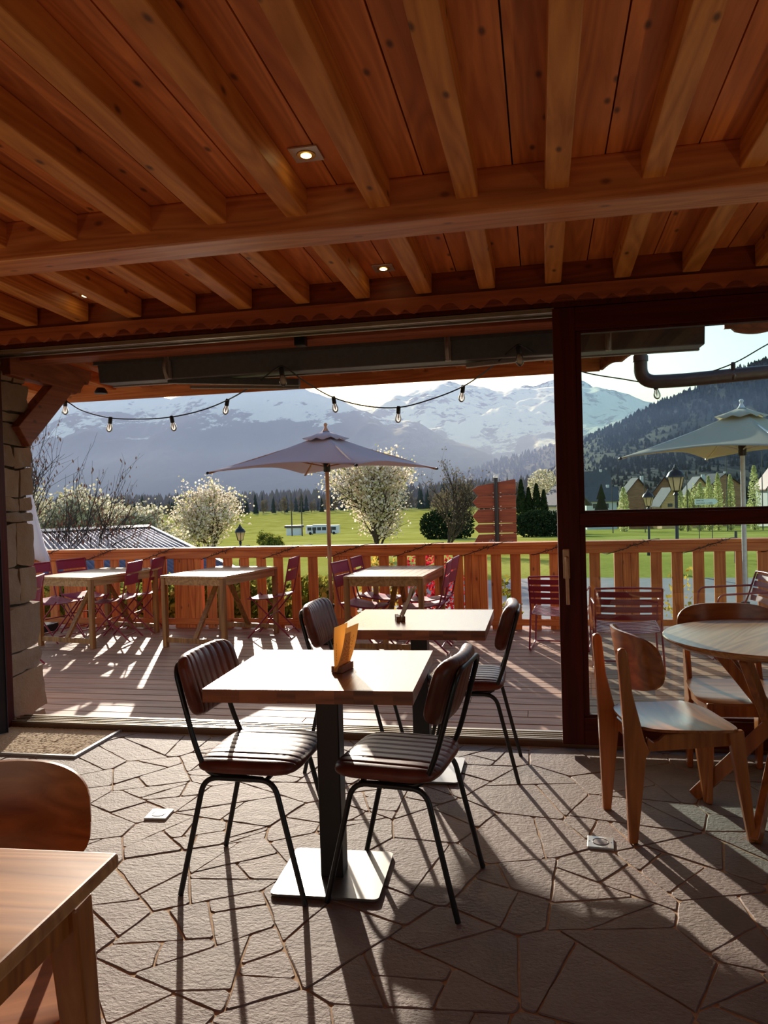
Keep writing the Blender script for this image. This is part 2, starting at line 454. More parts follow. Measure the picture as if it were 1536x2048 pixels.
# ------------------------------------------------------------------ ceiling
def cz(y): return 2.54 - 0.043 * (y - 3.0)           # underside of the joists
JH = 0.108
cb = MB(); x = -4.5
while x < 3.2:
    w_ = random.choice((0.165, 0.171, 0.178)); x1 = min(x + w_, 3.25)
    y1 = 6.2 if x1 < 0.48 else max(4.4, 6.2 - (x1 - 0.45) * 2.6)
    if x > 1.05: y1 = 4.4
    e = random.uniform(0, 0.003)
    p = [(x + 0.003, -3.1, cz(-3.1) + JH + e), (x1 - 0.003, -3.1, cz(-3.1) + JH + e), (x1 - 0.003, y1, cz(y1) + JH + e), (x + 0.003, y1, cz(y1) + JH + e)]
    cb.hexa(p + [(a, b, c + 0.03) for a, b, c in p]); x = x1
struct(cb.build('ceiling', 'ceil'))
rf = MB(); p = [(-4.8, -3.3), (3.5, -3.3), (3.5, 4.5), (1.05, 4.6), (0.47, 6.24), (-4.8, 6.24)]
rf.prism([(a, b, cz(b) + JH + 0.035) for a, b in p], (0, 0, 0.12)); struct(rf.build('roof', 'awning'))
JX = [0.09 + 0.3425 * i for i in range(-13, 10)]
for i, xj in enumerate(JX):
    ye = 4.16; m = MB(); N = 10; w0 = 0.043
    ys = [-3.0 + (ye + 3.0) * t / N for t in range(N + 1)]
    pts = []
    for y in ys:
        dx = random.gauss(0, 0.0025); dz = random.gauss(0, 0.002); ww = w0 + random.gauss(0, 0.0015)
        pts.append([(xj + dx - ww, y, cz(y) + dz), (xj + dx + ww, y, cz(y) + dz), (xj + ww + 0.001, y, cz(y) + JH), (xj - ww - 0.001, y, cz(y) + JH)])
    vs = [q for p in pts for q in p]; fs = [(3, 2, 1, 0), tuple(4 * N + t for t in range(4))]
    for t in range(N):
        for e in range(4): fs.append((4 * t + e, 4 * t + (e + 1) % 4, 4 * t + 4 + (e + 1) % 4, 4 * t + 4 + e))
    m.add(vs, fs); struct(m.build('ceiling_joist', 'joist', bevel=0.006))
for i, xj in enumerate(JX):                            # the same bays go on under the eave
    if xj > 0.95: continue
    y1 = 6.17 if xj < 0.4 else max(4.9, 6.1 - (xj - 0.45) * 2.6)
    m = MB(); p = [(xj - 0.043, 4.4, cz(4.4)), (xj + 0.043, 4.4, cz(4.4)), (xj + 0.043, y1, cz(y1)), (xj - 0.043, y1, cz(y1))]
    m.hexa(p + [(a, b, c + JH) for a, b, c in p]); struct(m.build('eave_rafter', 'rafter', bevel=0.004))
m = MB().box(-4.5, 3.2, 3.0, 3.2, 2.478, 2.652); struct(m.build('ceiling_beam', 'beam', bevel=0.012, seg=3))
m = MB().box(-4.5, 3.2, 4.17, 4.4, 2.40, 2.60); struct(m.build('wall_plate', 'header', bevel=0.003))

# scalloped trim under the wall plate
def scallop(t):
    t %= 1.0
    K = [(0, 0), (0.06, 0.024), (0.12, 0.0375), (0.17, 0.0405), (0.23, 0.036), (0.29, 0.016), (0.33, 0.003), (0.37, -0.003), (0.42, 0.004), (0.5, 0.0238),
         (0.58, 0.004), (0.63, -0.003), (0.67, 0.003), (0.71, 0.016), (0.77, 0.036), (0.83, 0.0405), (0.88, 0.0375), (0.94, 0.024), (1, 0)]
    for (a, b), (c, d) in zip(K, K[1:]):
        if a <= t <= c: return b + (d - b) * (t - a) / (c - a)
    return 0
m = MB(); n = 0; xs = [-4.5 + 0.0075 * i for i in range(int(7.7 / 0.0075) + 1)]
vs = []; fs = []
for x in xs:
    z = 2.392 + scallop((x + 0.521) / 0.362)
    vs += [(x, 4.15, z), (x, 4.15, 2.475), (x, 4.172, 2.475), (x, 4.172, z)]
for i in range(len(xs) - 1):
    for e in range(4): fs.append((4 * i + e, 4 * i + (e + 1) % 4, 4 * i + 4 + (e + 1) % 4, 4 * i + 4 + e))
m.add(vs, fs); struct(m.build('trim_1', 'trim'))
# door head track and its dark backing
m = MB().box(-4.5, 3.2, 4.20, 4.40, 2.372, 2.41); struct(m.build('door_head', 'frame'))
m = MB()
for y0, y1, z0, z1 in ((4.215, 4.23, 2.352, 2.385), (4.25, 4.262, 2.356, 2.385), (4.285, 4.297, 2.358, 2.385), (4.32, 4.34, 2.35, 2.385), (4.2, 4.35, 2.366, 2.376)): m.box(-3.36, 0.09, y0, y1, z0, z1)
struct(m.build('sliding_track', 'alu'))
# sill
m = MB().box(-3.4, 3.2, 4.285, 4.46, -0.1, 0.028); struct(m.build('door_sill', 'sill', bevel=0.003))
m = MB()
for y0, y1, z1 in ((4.29, 4.300, 0.04), (4.328, 4.336, 0.037), (4.362, 4.37, 0.037), (4.396, 4.404, 0.037), (4.43, 4.455, 0.037)): m.box(-3.36, 3.2, y0, y1, 0.02, z1)
struct(m.build('sill_track', 'alu'))

# sliding glazed door
def rbox(m, a, b, c, d, y0, y1): m.box(a, b, y0, y1, c, d)
X0, X1 = 0.082, 2.05
dm = MB(); Y0, Y1 = 4.205, 4.275
rbox(dm, X0, X0 + 0.115, 0.04, 2.37, Y0, Y1); rbox(dm, X1 - 0.115, X1, 0.04, 2.37, Y0, Y1)
door = struct(dm.build('door_1', 'frame', bevel=0.004))
dr = MB(); rbox(dr, X0 + 0.115, X1 - 0.115, 0.04, 0.185, Y0, Y1); rbox(dr, X0 + 0.115, X1 - 0.115, 1.214, 1.278, Y0, Y1); rbox(dr, X0 + 0.115, X1 - 0.115, 2.245, 2.37, Y0, Y1)
dr.build('door_rail', 'framex', door, bevel=0.004)
for a, b in ((0.185, 1.214), (1.278, 2.245)):
    m = MB(); xa, xb = X0 + 0.115, X1 - 0.115
    for p, q, c, d in ((xa, xa + 0.03, a, b), (xb - 0.03, xb, a, b), (xa + 0.03, xb - 0.03, a, a + 0.013), (xa + 0.03, xb - 0.03, b - 0.013, b)): m.box(p, q, Y0 + 0.02, Y1 - 0.005, c, d)
    m.build('glazing_bead', 'frame', door, bevel=0.002)
    m = MB().box(xa + 0.02, xb - 0.02, 4.243, 4.249, a + 0.008, b - 0.008); m.build('pane', 'glassdoor', door)
h = MB(); h.lathe([(0.0185, -0.0), (0.0185, 0.01)], 16, (0.123, 4.205, 1.075), Matrix.Rotation(R(90), 3, 'X'))
h = MB().box(0.105, 0.141, 4.192, 4.206, 0.93, 1.09); hp = h.build('handle_plate', 'handle', door, bevel=0.012, seg=4)
m = MB().tube(fillet([(0.123, 4.195, 1.045), (0.123, 4.15, 1.045), (0.126, 4.15, 0.80)], 0.02), 0.0095, 10); m.build('handle', 'handle', hp, smooth=40)
# second glazed leaf and wall to the right of the view
m = MB().box(2.05, 3.2, 4.21, 4.40, -0.05, 2.4); struct(m.build('wall_front', 'plaster'))
m = MB().box(-4.5, -3.66, 4.2, 4.45, -0.1, 2.4); struct(m.build('wall_front', 'plaster'))
# left jamb
m = MB().box(-3.66, -3.34, 4.235, 4.318, 0.0, 2.372); struct(m.build('door_jamb', 'frame', bevel=0.004))
# dark curtain bunched at the left end of the opening
m = MB(); N = 44; prof = []
for i in range(N + 1):
    t = i / N; prof.append((-3.62 + 0.37 * t, 4.12 + 0.028 * math.sin(t * 34) + 0.008 * math.sin(t * 71)))
poly = prof + [(a, b - 0.006) for a, b in reversed(prof)]
m.prism([(a, b, 0.012) for a, b in poly], (0, 0, 2.33)); tag(m.build('curtain', 'curtain', smooth=60), 'dark curtain drawn aside at the left end of the glazed opening', 'curtain')

# door mat set into the paving
m = MB(); N, K = 130, 46
vs = []; fs = []
for j in range(K + 1):
    for i in range(N + 1): vs.append((-3.62 + 1.035 * i / N, 3.83 + 0.445 * j / K, 0.004 + random.uniform(0, 0.0035)))
for j in range(K):
    for i in range(N):
        a = j * (N + 1) + i; fs.append((a, a + 1, a + N + 2, a + N + 1))
m.add(vs, fs)
MT['mat'] = plain('door_mat_pile', S(196, 176, 148), 0.95, 0, 0.1, 0.25, 260, 0.5)
mt = thing('door_mat', 'beige brushed door mat in a metal frame set into the paving', 'mat', (0, 0, 0))
m.build('pile', 'mat', mt); q = MB().box(-3.63, -2.575, 3.81, 4.28, -0.006, 0.004); q.build('backing', 'rubber', mt)
q = MB(); q.box(-2.585, -2.565, 3.795, 4.28, -0.004, 0.012); q.box(-3.63, -2.585, 3.795, 3.812, -0.004, 0.012); q.build('frame', 'steel', mt)

# recessed downlights in the ceiling
MT['lampglow'] = NB('lamp_filament'); MT['lampglow'] = (lambda b: b.done(b.n('Emission', Color=(1.0, 0.72, 0.3, 1), Strength=5.0).outputs[0]))(MT['lampglow'])
MT['reflector'] = plain('gold_reflector', S(236, 190, 96), 0.2, 0.9)
def downlight(x, y, lab, on):
    z = cz(y) + JH; t = thing('recessed_downlight', lab, 'ceiling light', (x, y, z), 0, 'recessed ceiling spotlights')
    t.rotation_euler = (R(-2.46), 0, 0)
    m = MB(); n = 24; hw = 0.054; ro = 0.035
    ring = [(ro * math.cos(2 * PI * i / n), ro * math.sin(2 * PI * i / n)) for i in range(n)]
    sq = []
    for i in range(n):
        a = 2 * PI * i / n; c, s = math.cos(a), math.sin(a); k = hw / max(abs(c), abs(s)); sq.append((c * k, s * k))
    vs = [(a, b, -0.006) for a, b in ring] + [(a, b, -0.006) for a, b in sq] + [(a, b, 0.0) for a, b in sq] + [(a, b, 0.0) for a, b in ring]
    fs = []
    for i in range(n):
        j = (i + 1) % n; fs += [(i, j, n + j, n + i), (n + i, n + j, 2 * n + j, 2 * n + i), (i, 3 * n + i, 3 * n + j, j)]
    m.add(vs, fs); m.build('bezel', 'steel', t, bevel=0.001)
    m = MB().lathe([(0.0345, -0.009), (0.0345, -0.003), (0.026, -0.001)], 20); rr = m.build('reflector', 'reflector', t, smooth=40)
    m = MB().lathe([(0.013, -0.0135), (0.02, -0.010)], 16); m.build('lamp', 'lampglow', rr)
    l = bpy.data.lights.new('downlight_beam', 'SPOT'); l.energy = on; l.color = (1, 0.72, 0.4); l.spot_size = R(80); l.spot_blend = 0.6; l.shadow_soft_size = 0.02
    lo = bpy.data.objects.new('downlight_beam', l); COL.objects.link(lo); lo.location = (x, y, z - 0.03)
downlight(-0.809, 2.726, 'square recessed spotlight in the near ceiling bay, nearer to us than the big beam', 2)
downlight(-0.784, 4.0, 'square recessed spotlight beyond the big beam, above the middle of the opening', 6)
downlight(-2.525, 4.0, 'square recessed spotlight beyond the big beam, towards the stone pillar', 6)

# floor uplights
def uplight(x, y, rz, lab):
    t = thing('floor_uplight', lab, 'floor light', (x, y, 0.0), rz, 'square uplights in the paving')
    m = MB().box(-0.05, 0.05, -0.05, 0.05, -0.004, 0.007); m.build('cover_plate', 'steel', t, bevel=0.002)
    m = MB(); m.tube([(0.03 * math.cos(a * PI / 16), 0.03 * math.sin(a * PI / 16), 0.0075) for a in range(33)], 0.0016, 6); m.build('lens_ring', 'awning', t, smooth=60)
    m = MB().lathe([(0.027, 0.006), (0.027, 0.0078), (0.02, 0.0086)], 24); m.build('lens', 'awnlite', t, smooth=40)
    for sx in (-1, 1): m = MB().lathe([(0.003, 0.0065), (0.003, 0.0078)], 8, (sx * 0.042, 0, 0)); m.build('screw', 'awning', t)
    return t
def added_out_of_view(t):
    for k_ in ('label', 'category', 'group'): del t[k_]
    return struct(t)
def added_upbeam(x, y, e):  # upward spot of an added, unseen uplight, there to brighten the ceiling
    l = bpy.data.lights.new('added_uplight_beam', 'SPOT'); l.energy = e; l.color = (1.0, 0.66, 0.34); l.spot_size = R(150); l.spot_blend = 1.0; l.shadow_soft_size = 0.05
    o = bpy.data.objects.new('added_uplight_beam', l); COL.objects.link(o); o.location = (x, y, 0.03); o.rotation_euler = (PI, 0, 0)
added_out_of_view(uplight(-3.4, 2.0, 0, 'added unseen floor uplight by the left wall'))  # five extra uplights, invented outside the frame to carry the ceiling light
added_out_of_view(uplight(2.2, 1.9, 0, 'added unseen floor uplight by the right wall'))
added_out_of_view(uplight(-0.2, -1.6, 0, 'added unseen floor uplight in the middle of the room'))
added_out_of_view(uplight(-2.6, -2.0, 0, 'added unseen floor uplight at the back, left'))
added_out_of_view(uplight(1.6, -2.0, 0, 'added unseen floor uplight at the back, right'))
for q in ((-3.4, 2.0, 17), (2.2, 1.9, 15), (-0.2, -1.6, 7), (-2.6, -2.0, 6), (1.6, -2.0, 6)): added_upbeam(*q)
uplight(-1.715, 3.142, R(6), 'square steel floor uplight with a round lens, left of the leather chairs')
uplight(0.196, 3.119, R(-4), 'square steel floor uplight with a round lens, beside the wooden chair leg')
# ------------------------------------------------------------------ indoor furniture
def cushion(L, W, h, ribs, nx=18, ny=80, corner=0.12, amp=0.26, both=False):
    m = MB(); top = {}; bot = {}; vs = []
    for i in range(nx + 1):
        for j in range(ny + 1):
            u = math.sin(PI / 2 * (2 * i / nx - 1)); v = 2 * j / ny - 1; v = 0.5 * v + 0.5 * math.sin(PI / 2 * v)
            x = L / 2 * u * (1 - corner * abs(v) ** 5 * abs(u)); y = W / 2 * v * (1 - corner * abs(u) ** 5 * abs(v))
            e = max(0.0, (1 - abs(u) ** 5)) * max(0.0, (1 - abs(v) ** 7)); t = h / 2 * e ** 0.42
            g = (1 - abs(math.sin(PI * ribs * (v + 1) / 2))) ** 3.2
            zt = t * (1 - amp * g); zb = -t * (0.8 if not both else (0.9 - 0.1 * g))
            rim = i in (0, nx) or j in (0, ny)
            top[i, j] = len(vs); vs.append((x, y, 0 if rim else zt))
            if rim: bot[i, j] = top[i, j]
            else: bot[i, j] = len(vs); vs.append((x, y, zb))
    fs = []
    for i in range(nx):
        for j in range(ny):
            fs.append((top[i, j], top[i + 1, j], top[i + 1, j + 1], top[i, j + 1]))
            fs.append((bot[i, j], bot[i, j + 1], bot[i + 1, j + 1], bot[i + 1, j]))
    return m.add(vs, fs)

def leather_chair():
    t = thing('leather_chair', '', 'chair', group='ribbed leather chairs at the two square tables')
    s = cushion(0.385, 0.425, 0.066, 9, amp=0.17); s.xf(Matrix.Translation((0.02, 0, 0.462))); s.build('seat', 'leather', t, smooth=75)
    b = cushion(0.235, 0.425, 0.066, 9, 16, 80, 0.14, 0.22, True)
    tilt = math.atan2(0.077, 0.27); vs = []
    for p in b.v:
        a, y, c = p; c += 0.03 * (y / 0.21) ** 2
        up = V((-math.sin(tilt), 0, math.cos(tilt))); nf = V((math.cos(tilt), 0, math.sin(tilt)))
        vs.append(V((-0.2, 0, 0.737)) + up * a + V((0, y, 0)) + nf * c)
    b.v = vs; b.build('backrest', 'leather', t, smooth=75)
    r = 0.0098
    q = [(0.085, 0.178, 0.4235), (-0.125, 0.178, 0.432), (-0.168, 0.176, 0.535), (-0.247, 0.160, 0.815)]
    m = MB().tube(fillet(q + [(a_, -b_, c_) for a_, b_, c_ in reversed(q)], 0.06, 6), r, 10); m.build('back_frame', 'black', t, smooth=50)
    for sy in (-1, 1):
        yy = 0.196 * sy
        m = MB().tube(fillet([(-0.233, yy, 0.0), (-0.132, yy - 0.012 * sy, 0.424), (0.128, yy - 0.012 * sy, 0.424), (0.233, yy, 0.0)], 0.055, 7), r, 10)
        m.build('leg_frame', 'black', t, smooth=50)
    for x in (-0.09, 0.1): MB().tube([(x, -0.186, 0.424), (x, 0.186, 0.424)], 0.008, 8).build('cross_bar', 'black', t, smooth=50)
    return t
lc = leather_chair()
for i, (x, y, a, lab) in enumerate((
        (-1.06, 2.70, -0.7, 'brown ribbed leather chair drawn up to the left side of the near square table'),
        (-0.505, 2.698, 172.3, 'brown ribbed leather chair at the right side of the near square table, closest to us'),
        (-0.372, 3.91, 180, 'brown ribbed leather chair at the right side of the far square table'),
        (-0.985, 3.925, 0, 'brown ribbed leather chair at the left side of the far square table'))):
    place(lc, i, (x, y, 0), R(a), lab)

def square_table():
    t = thing('square_table', '', 'table', group='square pedestal tables')
    m = MB(); n = 8; wx, wy = 0.355, 0.325
    for i in range(n):
        a = -wx + 2 * wx * i / n; b = a + 2 * wx / n; m.box(a, b, -wy + 0.012, wy - 0.012, 0.728, 0.773)
    m.build('tabletop', 'oak', t)
    for s in (-1, 1):
        m = MB(); k = 11
        for i in range(k):
            a = -wx + 2 * wx * i / k; b = a + 2 * wx / k; y0, y1 = sorted((s * wy, s * (wy - 0.0125))); m.box(a, b, y0, y1, 0.728, 0.773)
        m.build('edge_band', 'oakedge', t)
    m = MB().box(-0.042, 0.042, -0.042, 0.042, 0.012, 0.722); m.build('column', 'column', t, bevel=0.004)
    m = MB().box(-0.17, 0.17, -0.17, 0.17, 0.718, 0.728); m.build('mounting_plate', 'column', t)
    m = MB(); c = 0.02
    q = []
    for sx, sy, a0 in ((1, 1, 0), (-1, 1, 90), (-1, -1, 180), (1, -1, 270)):
        for k in range(5):
            a = R(a0 + 22.5 * k); q.append((sx * (0.195 - c) + c * math.cos(a), sy * (0.178 - c) + c * math.sin(a), 0.004))
    m.prism(q, (0, 0, 0.009)); m.build('base_plate', 'plate', t)
    for sx in (-1, 1):
        for sy in (-1, 1):
            m = MB().lathe([(0.014, 0.0), (0.014, 0.005)], 10, (sx * 0.16, sy * 0.145, 0)); m.build('foot_pad', 'rubber', t)
    return t
st = square_table()
place(st, 0, (-0.785, 2.722, 0), R(2.2), 'square oak table carrying the yellow menu, nearest to us')
place(st, 1, (-0.62, 3.835, 0), R(0), 'square oak table by the door sill, behind the one with the yellow menu')

# menus in their wooden holders
MT['menuy'] = leafy('yellow_menu_card', [S(246, 212, 148), S(247, 214, 152)], trans=0.35)
MT['menug'] = leafy('pale_menu_card', [S(196, 178, 160), S(200, 182, 164)], trans=0.3)
MT['ink'] = plain('brown_ink', S(70, 36, 18), 0.8)
MT['holder'] = wood('menu_holder_wood', S(118, 70, 44), S(160, 106, 72), 'Y', 0.5, 0, 0.05)
def menu_set(loc, rz, mat, lean, spread, lab1, lab2, text):
    h = thing('menu_holder', lab2, 'menu holder', loc, rz, 'wooden menu holders')
    m = MB().box(-0.022, -0.004, -0.05, 0.05, 0, 0.024); m.box(0.004, 0.022, -0.05, 0.05, 0, 0.024); m.box(-0.004, 0.004, -0.05, 0.05, 0, 0.006)
    m.build('block', 'holder', h, bevel=0.002)
    t = thing('menu', lab1, 'menu', (loc[0], loc[1], loc[2] + 0.0065), rz, 'folded menus on the square tables')
    H = 0.158; W = 0.10
    def sheet(a0, a1, bow):
        # a card standing in the slot along y, its top pushed sideways in x
        N = 8; vs = []; fs = []
        for i in range(N + 1):
            s = i / N; x0 = (a0 + (a1 - a0) * 1.0) * s + bow * math.sin(PI * s)
            for y in (-W / 2 - 0.012, W / 2):
                vs += [(x0, y, s * H), (x0 + 0.0012, y, s * H)]
        for i in range(N):
            o = 4 * i; fs += [(o, o + 2, o + 6, o + 4), (o + 1, o + 5, o + 7, o + 3), (o, o + 4, o + 5, o + 1), (o + 2, o + 3, o + 7, o + 6)]
        fs += [(0, 1, 3, 2), (4 * N, 4 * N + 2, 4 * N + 3, 4 * N + 1)]
        return vs, fs
    for nm, a1, bow, x in (('front_leaf', lean, 0.006, 0.0012), ('back_leaf', lean - spread, -0.003, -0.0022)):
        vs, fs = sheet(0, a1, bow); m = MB().add([(a + x, b, c) for a, b, c in vs], fs); lf = m.build(nm, mat, t, smooth=60)
        if text:
            m = MB(); rr = random.Random(5 if nm == 'front_leaf' else 9)
            sx = 0.0016 if nm == 'front_leaf' else 0.0016
            for col in range(6 if nm == 'front_leaf' else 1):
                y = -0.045 + 0.012 * col if nm == 'front_leaf' else -0.042; z = rr.uniform(0.03, 0.04)
                end = rr.uniform(0.075, 0.125)
                while z < end:
                    l = rr.uniform(0.004, 0.012); q = []
                    for zz in (z, z + l):
                        s = zz / H; q.append(a1 * s + bow * math.sin(PI * s) + x + 0.0012)
                    w = 0.0014
                    m.add([(q[0], y, z), (q[0], y + w, z), (q[1], y + w, z + l), (q[1], y, z + l), (q[0] + .0004, y, z), (q[0] + .0004, y + w, z), (q[1] + .0004, y + w, z + l), (q[1] + .0004, y, z + l)],
                          [(0, 3, 2, 1), (4, 5, 6, 7), (0, 1, 5, 4), (1, 2, 6, 5), (2, 3, 7, 6), (3, 0, 4, 7)])
                    z += l + rr.uniform(0.002, 0.006)
            m.build('lettering', 'ink', lf)
menu_set((-0.722, 2.69, 0.7735), R(-10), 'menuy', 0.045, 0.042, 'yellow folded menu with small print standing in its holder on the near table', 'wooden menu holder carrying the yellow menu', True)
menu_set((-0.712, 3.80, 0.7735), R(16), 'menug', 0.062, -0.022, 'pale folded menu seen edge-on, leaning in its holder on the far table', 'wooden menu holder carrying the pale menu on the far table', False)

# moulded wooden chairs
def wood_chair():
    t = thing('wooden_chair', '', 'chair', group='bent plywood and oak chairs')
    for sy in (-1, 1):
        y = 0.165 * sy
        prof = [(-0.242, 0), (-0.208, 0), (-0.168, 0.34), (-0.150, 0.362), (-0.172, 0.41), (-0.186, 0.47), (-0.218, 0.60), (-0.232, 0.755), (-0.240, 0.772), (-0.256, 0.776), (-0.268, 0.768),
                (-0.272, 0.745), (-0.262, 0.60), (-0.255, 0.46), (-0.252, 0.36)]
        m = MB().prism([(x, y - 0.0135, z) for x, z in prof], (0, 0.027, 0)); m.build('leg', 'chairwood', t, bevel=0.006, seg=3)
        m = MB().bar((0.236, 0.198 * sy, 0), (0.186, 0.176 * sy, 0.435), 0.026, 0.030, (0, 1, 0), 0.034, 0.062); m.build('leg', 'chairwood', t, bevel=0.007, seg=3)
        pr = [(-0.165, 0.36), (0.19, 0.372), (0.205, 0.436), (0.15, 0.436), (-0.09, 0.428), (-0.115, 0.405), (-0.135, 0.40), (-0.16, 0.42)]
        m = MB().prism([(x, y * 0.97 - 0.011, z) for x, z in pr], (0, 0.022, 0)); m.build('side_rail', 'chairwood', t, bevel=0.005)
    MB().box(0.172, 0.196, -0.17, 0.17, 0.372, 0.43).build('cross_rail', 'chairwood', t, bevel=0.004); MB().box(-0.185, -0.163, -0.16, 0.16, 0.36, 0.41).build('cross_rail', 'chairwood', t, bevel=0.004)
    # seat: thin dished plywood
    m = MB(); N = 22; vs = []; fs = []
    def sp(u, v):
        c = 0.16; x = u * (1 - c * abs(v) ** 5 * abs(u) ** 2); y = v * (1 - c * abs(u) ** 5 * abs(v) ** 2)
        X = 0.005 + 0.208 * x; Y = y * (0.212 + 0.018 * x)
        Z = 0.449 - 0.010 * (1 - u * u) * (1 - 0.7 * v * v) + 0.012 * (v * v) * (0.6 - 0.4 * x) - 0.012 * max(0, u - 0.6) ** 2 * 6
        return X, Y, Z
    for k in (0, 1):
        for i in range(N + 1):
            for j in range(N + 1):
                a = sp(2 * i / N - 1, 2 * j / N - 1); vs.append((a[0], a[1], a[2] - 0.011 * k))
    M = (N + 1) * (N + 1)
    for i in range(N):
        for j in range(N):
            a = i * (N + 1) + j; q = (a, a + N + 1, a + N + 2, a + 1); fs.append(q); fs.append(tuple(M + x for x in reversed(q)))
    rim = [i * (N + 1) for i in range(N + 1)] + [N * (N + 1) + j for j in range(1, N + 1)] + [i * (N + 1) + N for i in range(N - 1, -1, -1)] + [j for j in range(N - 1, 0, -1)]
    for a, b in zip(rim, rim[1:] + rim[:1]): fs.append((a, b, M + b, M + a))
    m.add(vs, fs); m.build('seat', 'plywood', t, smooth=40)
    # backrest: curved plywood shell with big rounded corners
    m = MB(); NI, NJ = 16, 28; vs = []; fs = []
    for k in (0, 1):
        for i in range(NI + 1):
            for j in range(NJ + 1):
                u = math.sin(PI / 2 * (2 * i / NI - 1)); v = math.sin(PI / 2 * (2 * j / NJ - 1))
                rad = max(abs(u), abs(v)); th = math.atan2(u, v); cc, ss = math.cos(th), math.sin(th); ne = 3.6 if u > 0 else 3.0; a = rad * math.copysign(abs(ss) ** (2 / ne), ss); y = 0.236 * rad * math.copysign(abs(cc) ** (2 / ne), cc)
                z = 0.705 + 0.118 * a
                x = -0.205 - 0.25 * (z - 0.66) * 0.6 + 0.075 * (y / 0.22) ** 2 + (0.012 if k else 0)
                vs.append((x, y, z))
    M = (NI + 1) * (NJ + 1)
    for i in range(NI):
        for j in range(NJ):
            a = i * (NJ + 1) + j; q = (a, a + NJ + 1, a + NJ + 2, a + 1); fs.append(q); fs.append(tuple(M + x for x in reversed(q)))
    rim = [i * (NJ + 1) for i in range(NI + 1)] + [NI * (NJ + 1) + j for j in range(1, NJ + 1)] + [i * (NJ + 1) + NJ for i in range(NI - 1, -1, -1)] + [j for j in range(NJ - 1, 0, -1)]
    for a, b in zip(rim, rim[1:] + rim[:1]): fs.append((a, b, M + b, M + a))
    m.add(vs, fs); m.build('backrest', 'plywood', t, smooth=40)
    return t
wc = wood_chair()
for i, (x, y, a, lab) in enumerate((
        (0.5045, 3.353, 13, 'oak chair with a rounded plywood back standing free, left of the round table'),
        (0.875, 3.83, -86, 'oak chair tucked in behind the round table, its back against the glass door'),
        (-1.158, 1.314, -65, 'oak chair whose rounded back rises behind the corner table at lower left'))):
    place(wc, i, (x, y, 0), R(a), lab)

# round table on crossed slanting legs
t = thing('round_table', 'round oak table on slanting crossed legs beside the glass door', 'table', (0.945, 3.50, 0), R(58))
m = MB().lathe([(0.405, 0.728), (0.432, 0.742), (0.44, 0.75), (0.44, 0.756), (0.436, 0.76)], 72); m.build('tabletop', 'roundtop', t, smooth=40)
m = MB(); m.box(-0.3, 0.3, -0.03, 0.03, 0.70, 0.729); m.box(-0.03, 0.03, -0.3, 0.3, 0.70, 0.729); m.build('bearer', 'chairwood', t, bevel=0.003)
for i in range(4):
    a = R(90 * i); d = V((math.cos(a), math.sin(a), 0)); s = V((-math.sin(a), math.cos(a), 0))
    m = MB().bar(d * 0.335 + s * 0.025 + V((0, 0, 0.005)), d * -0.27 + s * 0.025 + V((0, 0, 0.712)), 0.034, 0.058, s); m.build('leg', 'chairwood', t, bevel=0.006, seg=3)

# corner table at lower left
t = thing('corner_table', 'oak table cut off by the lower left corner of the picture', 'table', (-1.108, 0.905, 0), R(3))
m = MB().box(-0.35, 0.35, -0.35, 0.35, 0.732, 0.76); m.build('tabletop', 'darktop', t, bevel=0.007, seg=3)
for sx in (-1, 1):
    for sy in (-1, 1):
        m = MB().bar((sx * 0.315, sy * 0.315, 0), (sx * 0.285, sy * 0.285, 0.70), 0.034, 0.034, (1, 0, 0), 0.06, 0.06); m.build('leg', 'chairwood', t, bevel=0.006)
m = MB()
for s in (-1, 1): m.box(-0.27, 0.27, s * 0.29 - 0.011, s * 0.29 + 0.011, 0.655, 0.732); m.box(s * 0.29 - 0.011, s * 0.29 + 0.011, -0.27, 0.27, 0.655, 0.732)
m.build('apron', 'chairwood', t)
from mathutils import noise
# ------------------------------------------------------------------ terrace
DZ = -0.08
y = 4.47; m = MB()
while y < 8.5:
    x = -8.0
    while x < 6.5:
        x1 = min(6.5, x + random.uniform(2.2, 4.0)); m.box(x + 0.0015, x1 - 0.0015, y + 0.006, y + 0.152, DZ - 0.026 + random.uniform(-0.0008, 0.0008), DZ + random.uniform(-0.0008, 0.0008)); x = x1
    y += 0.158
struct(m.build('deck', 'deck', bevel=0.002, seg=1))
m = MB()
for i in range(30): m.box(-8 + 0.48 * i, -7.93 + 0.48 * i, 4.47, 8.48, DZ - 0.14, DZ - 0.028)
m.box(-8, 6.5, 8.5, 8.54, DZ - 0.24, DZ - 0.03); m.box(-8, 6.5, 4.47, 8.48, DZ - 0.16, DZ - 0.141); struct(m.build('deck_frame', 'outer' if False else 'extwood'))

# railing
RY = 8.40
rail = thing('railing', 'orange timber terrace railing with broad vertical slats', 'railing', (0, RY, DZ))
m = MB().box(-8, 6.5, -0.075, 0.085, 0.905, 0.942); m.build('handrail', 'rail', rail, bevel=0.004)
m = MB().box(-8, 6.5, -0.055, -0.028, 0.815, 0.905); m.build('upper_board', 'rail', rail, bevel=0.003)
m = MB().box(-8, 6.5, -0.05, -0.028, 0.045, 0.115); m.build('lower_board', 'rail', rail, bevel=0.003)
x = -7.93; i = 0
posts = [-7.2, -5.6, -4.05, -2.2, -0.72, 0.86, 2.4, 4.0, 5.6]
while x < 6.4:
    if all(abs(x - p) > 0.155 for p in posts):
        m = MB().box(x - 0.055, x + 0.055, -0.028, -0.002, 0.0 + random.uniform(-0.02, 0.0), 0.895); m.build('slat', 'slat', rail, bevel=0.003)
    x += 0.2065
for p in posts:
    m = MB()
    for a in (-0.083, 0.0, 0.083): m.box(p + a - 0.04, p + a + 0.04, -0.027, 0.06, -0.25, 0.9)
    m.build('post', 'slat', rail, bevel=0.003)

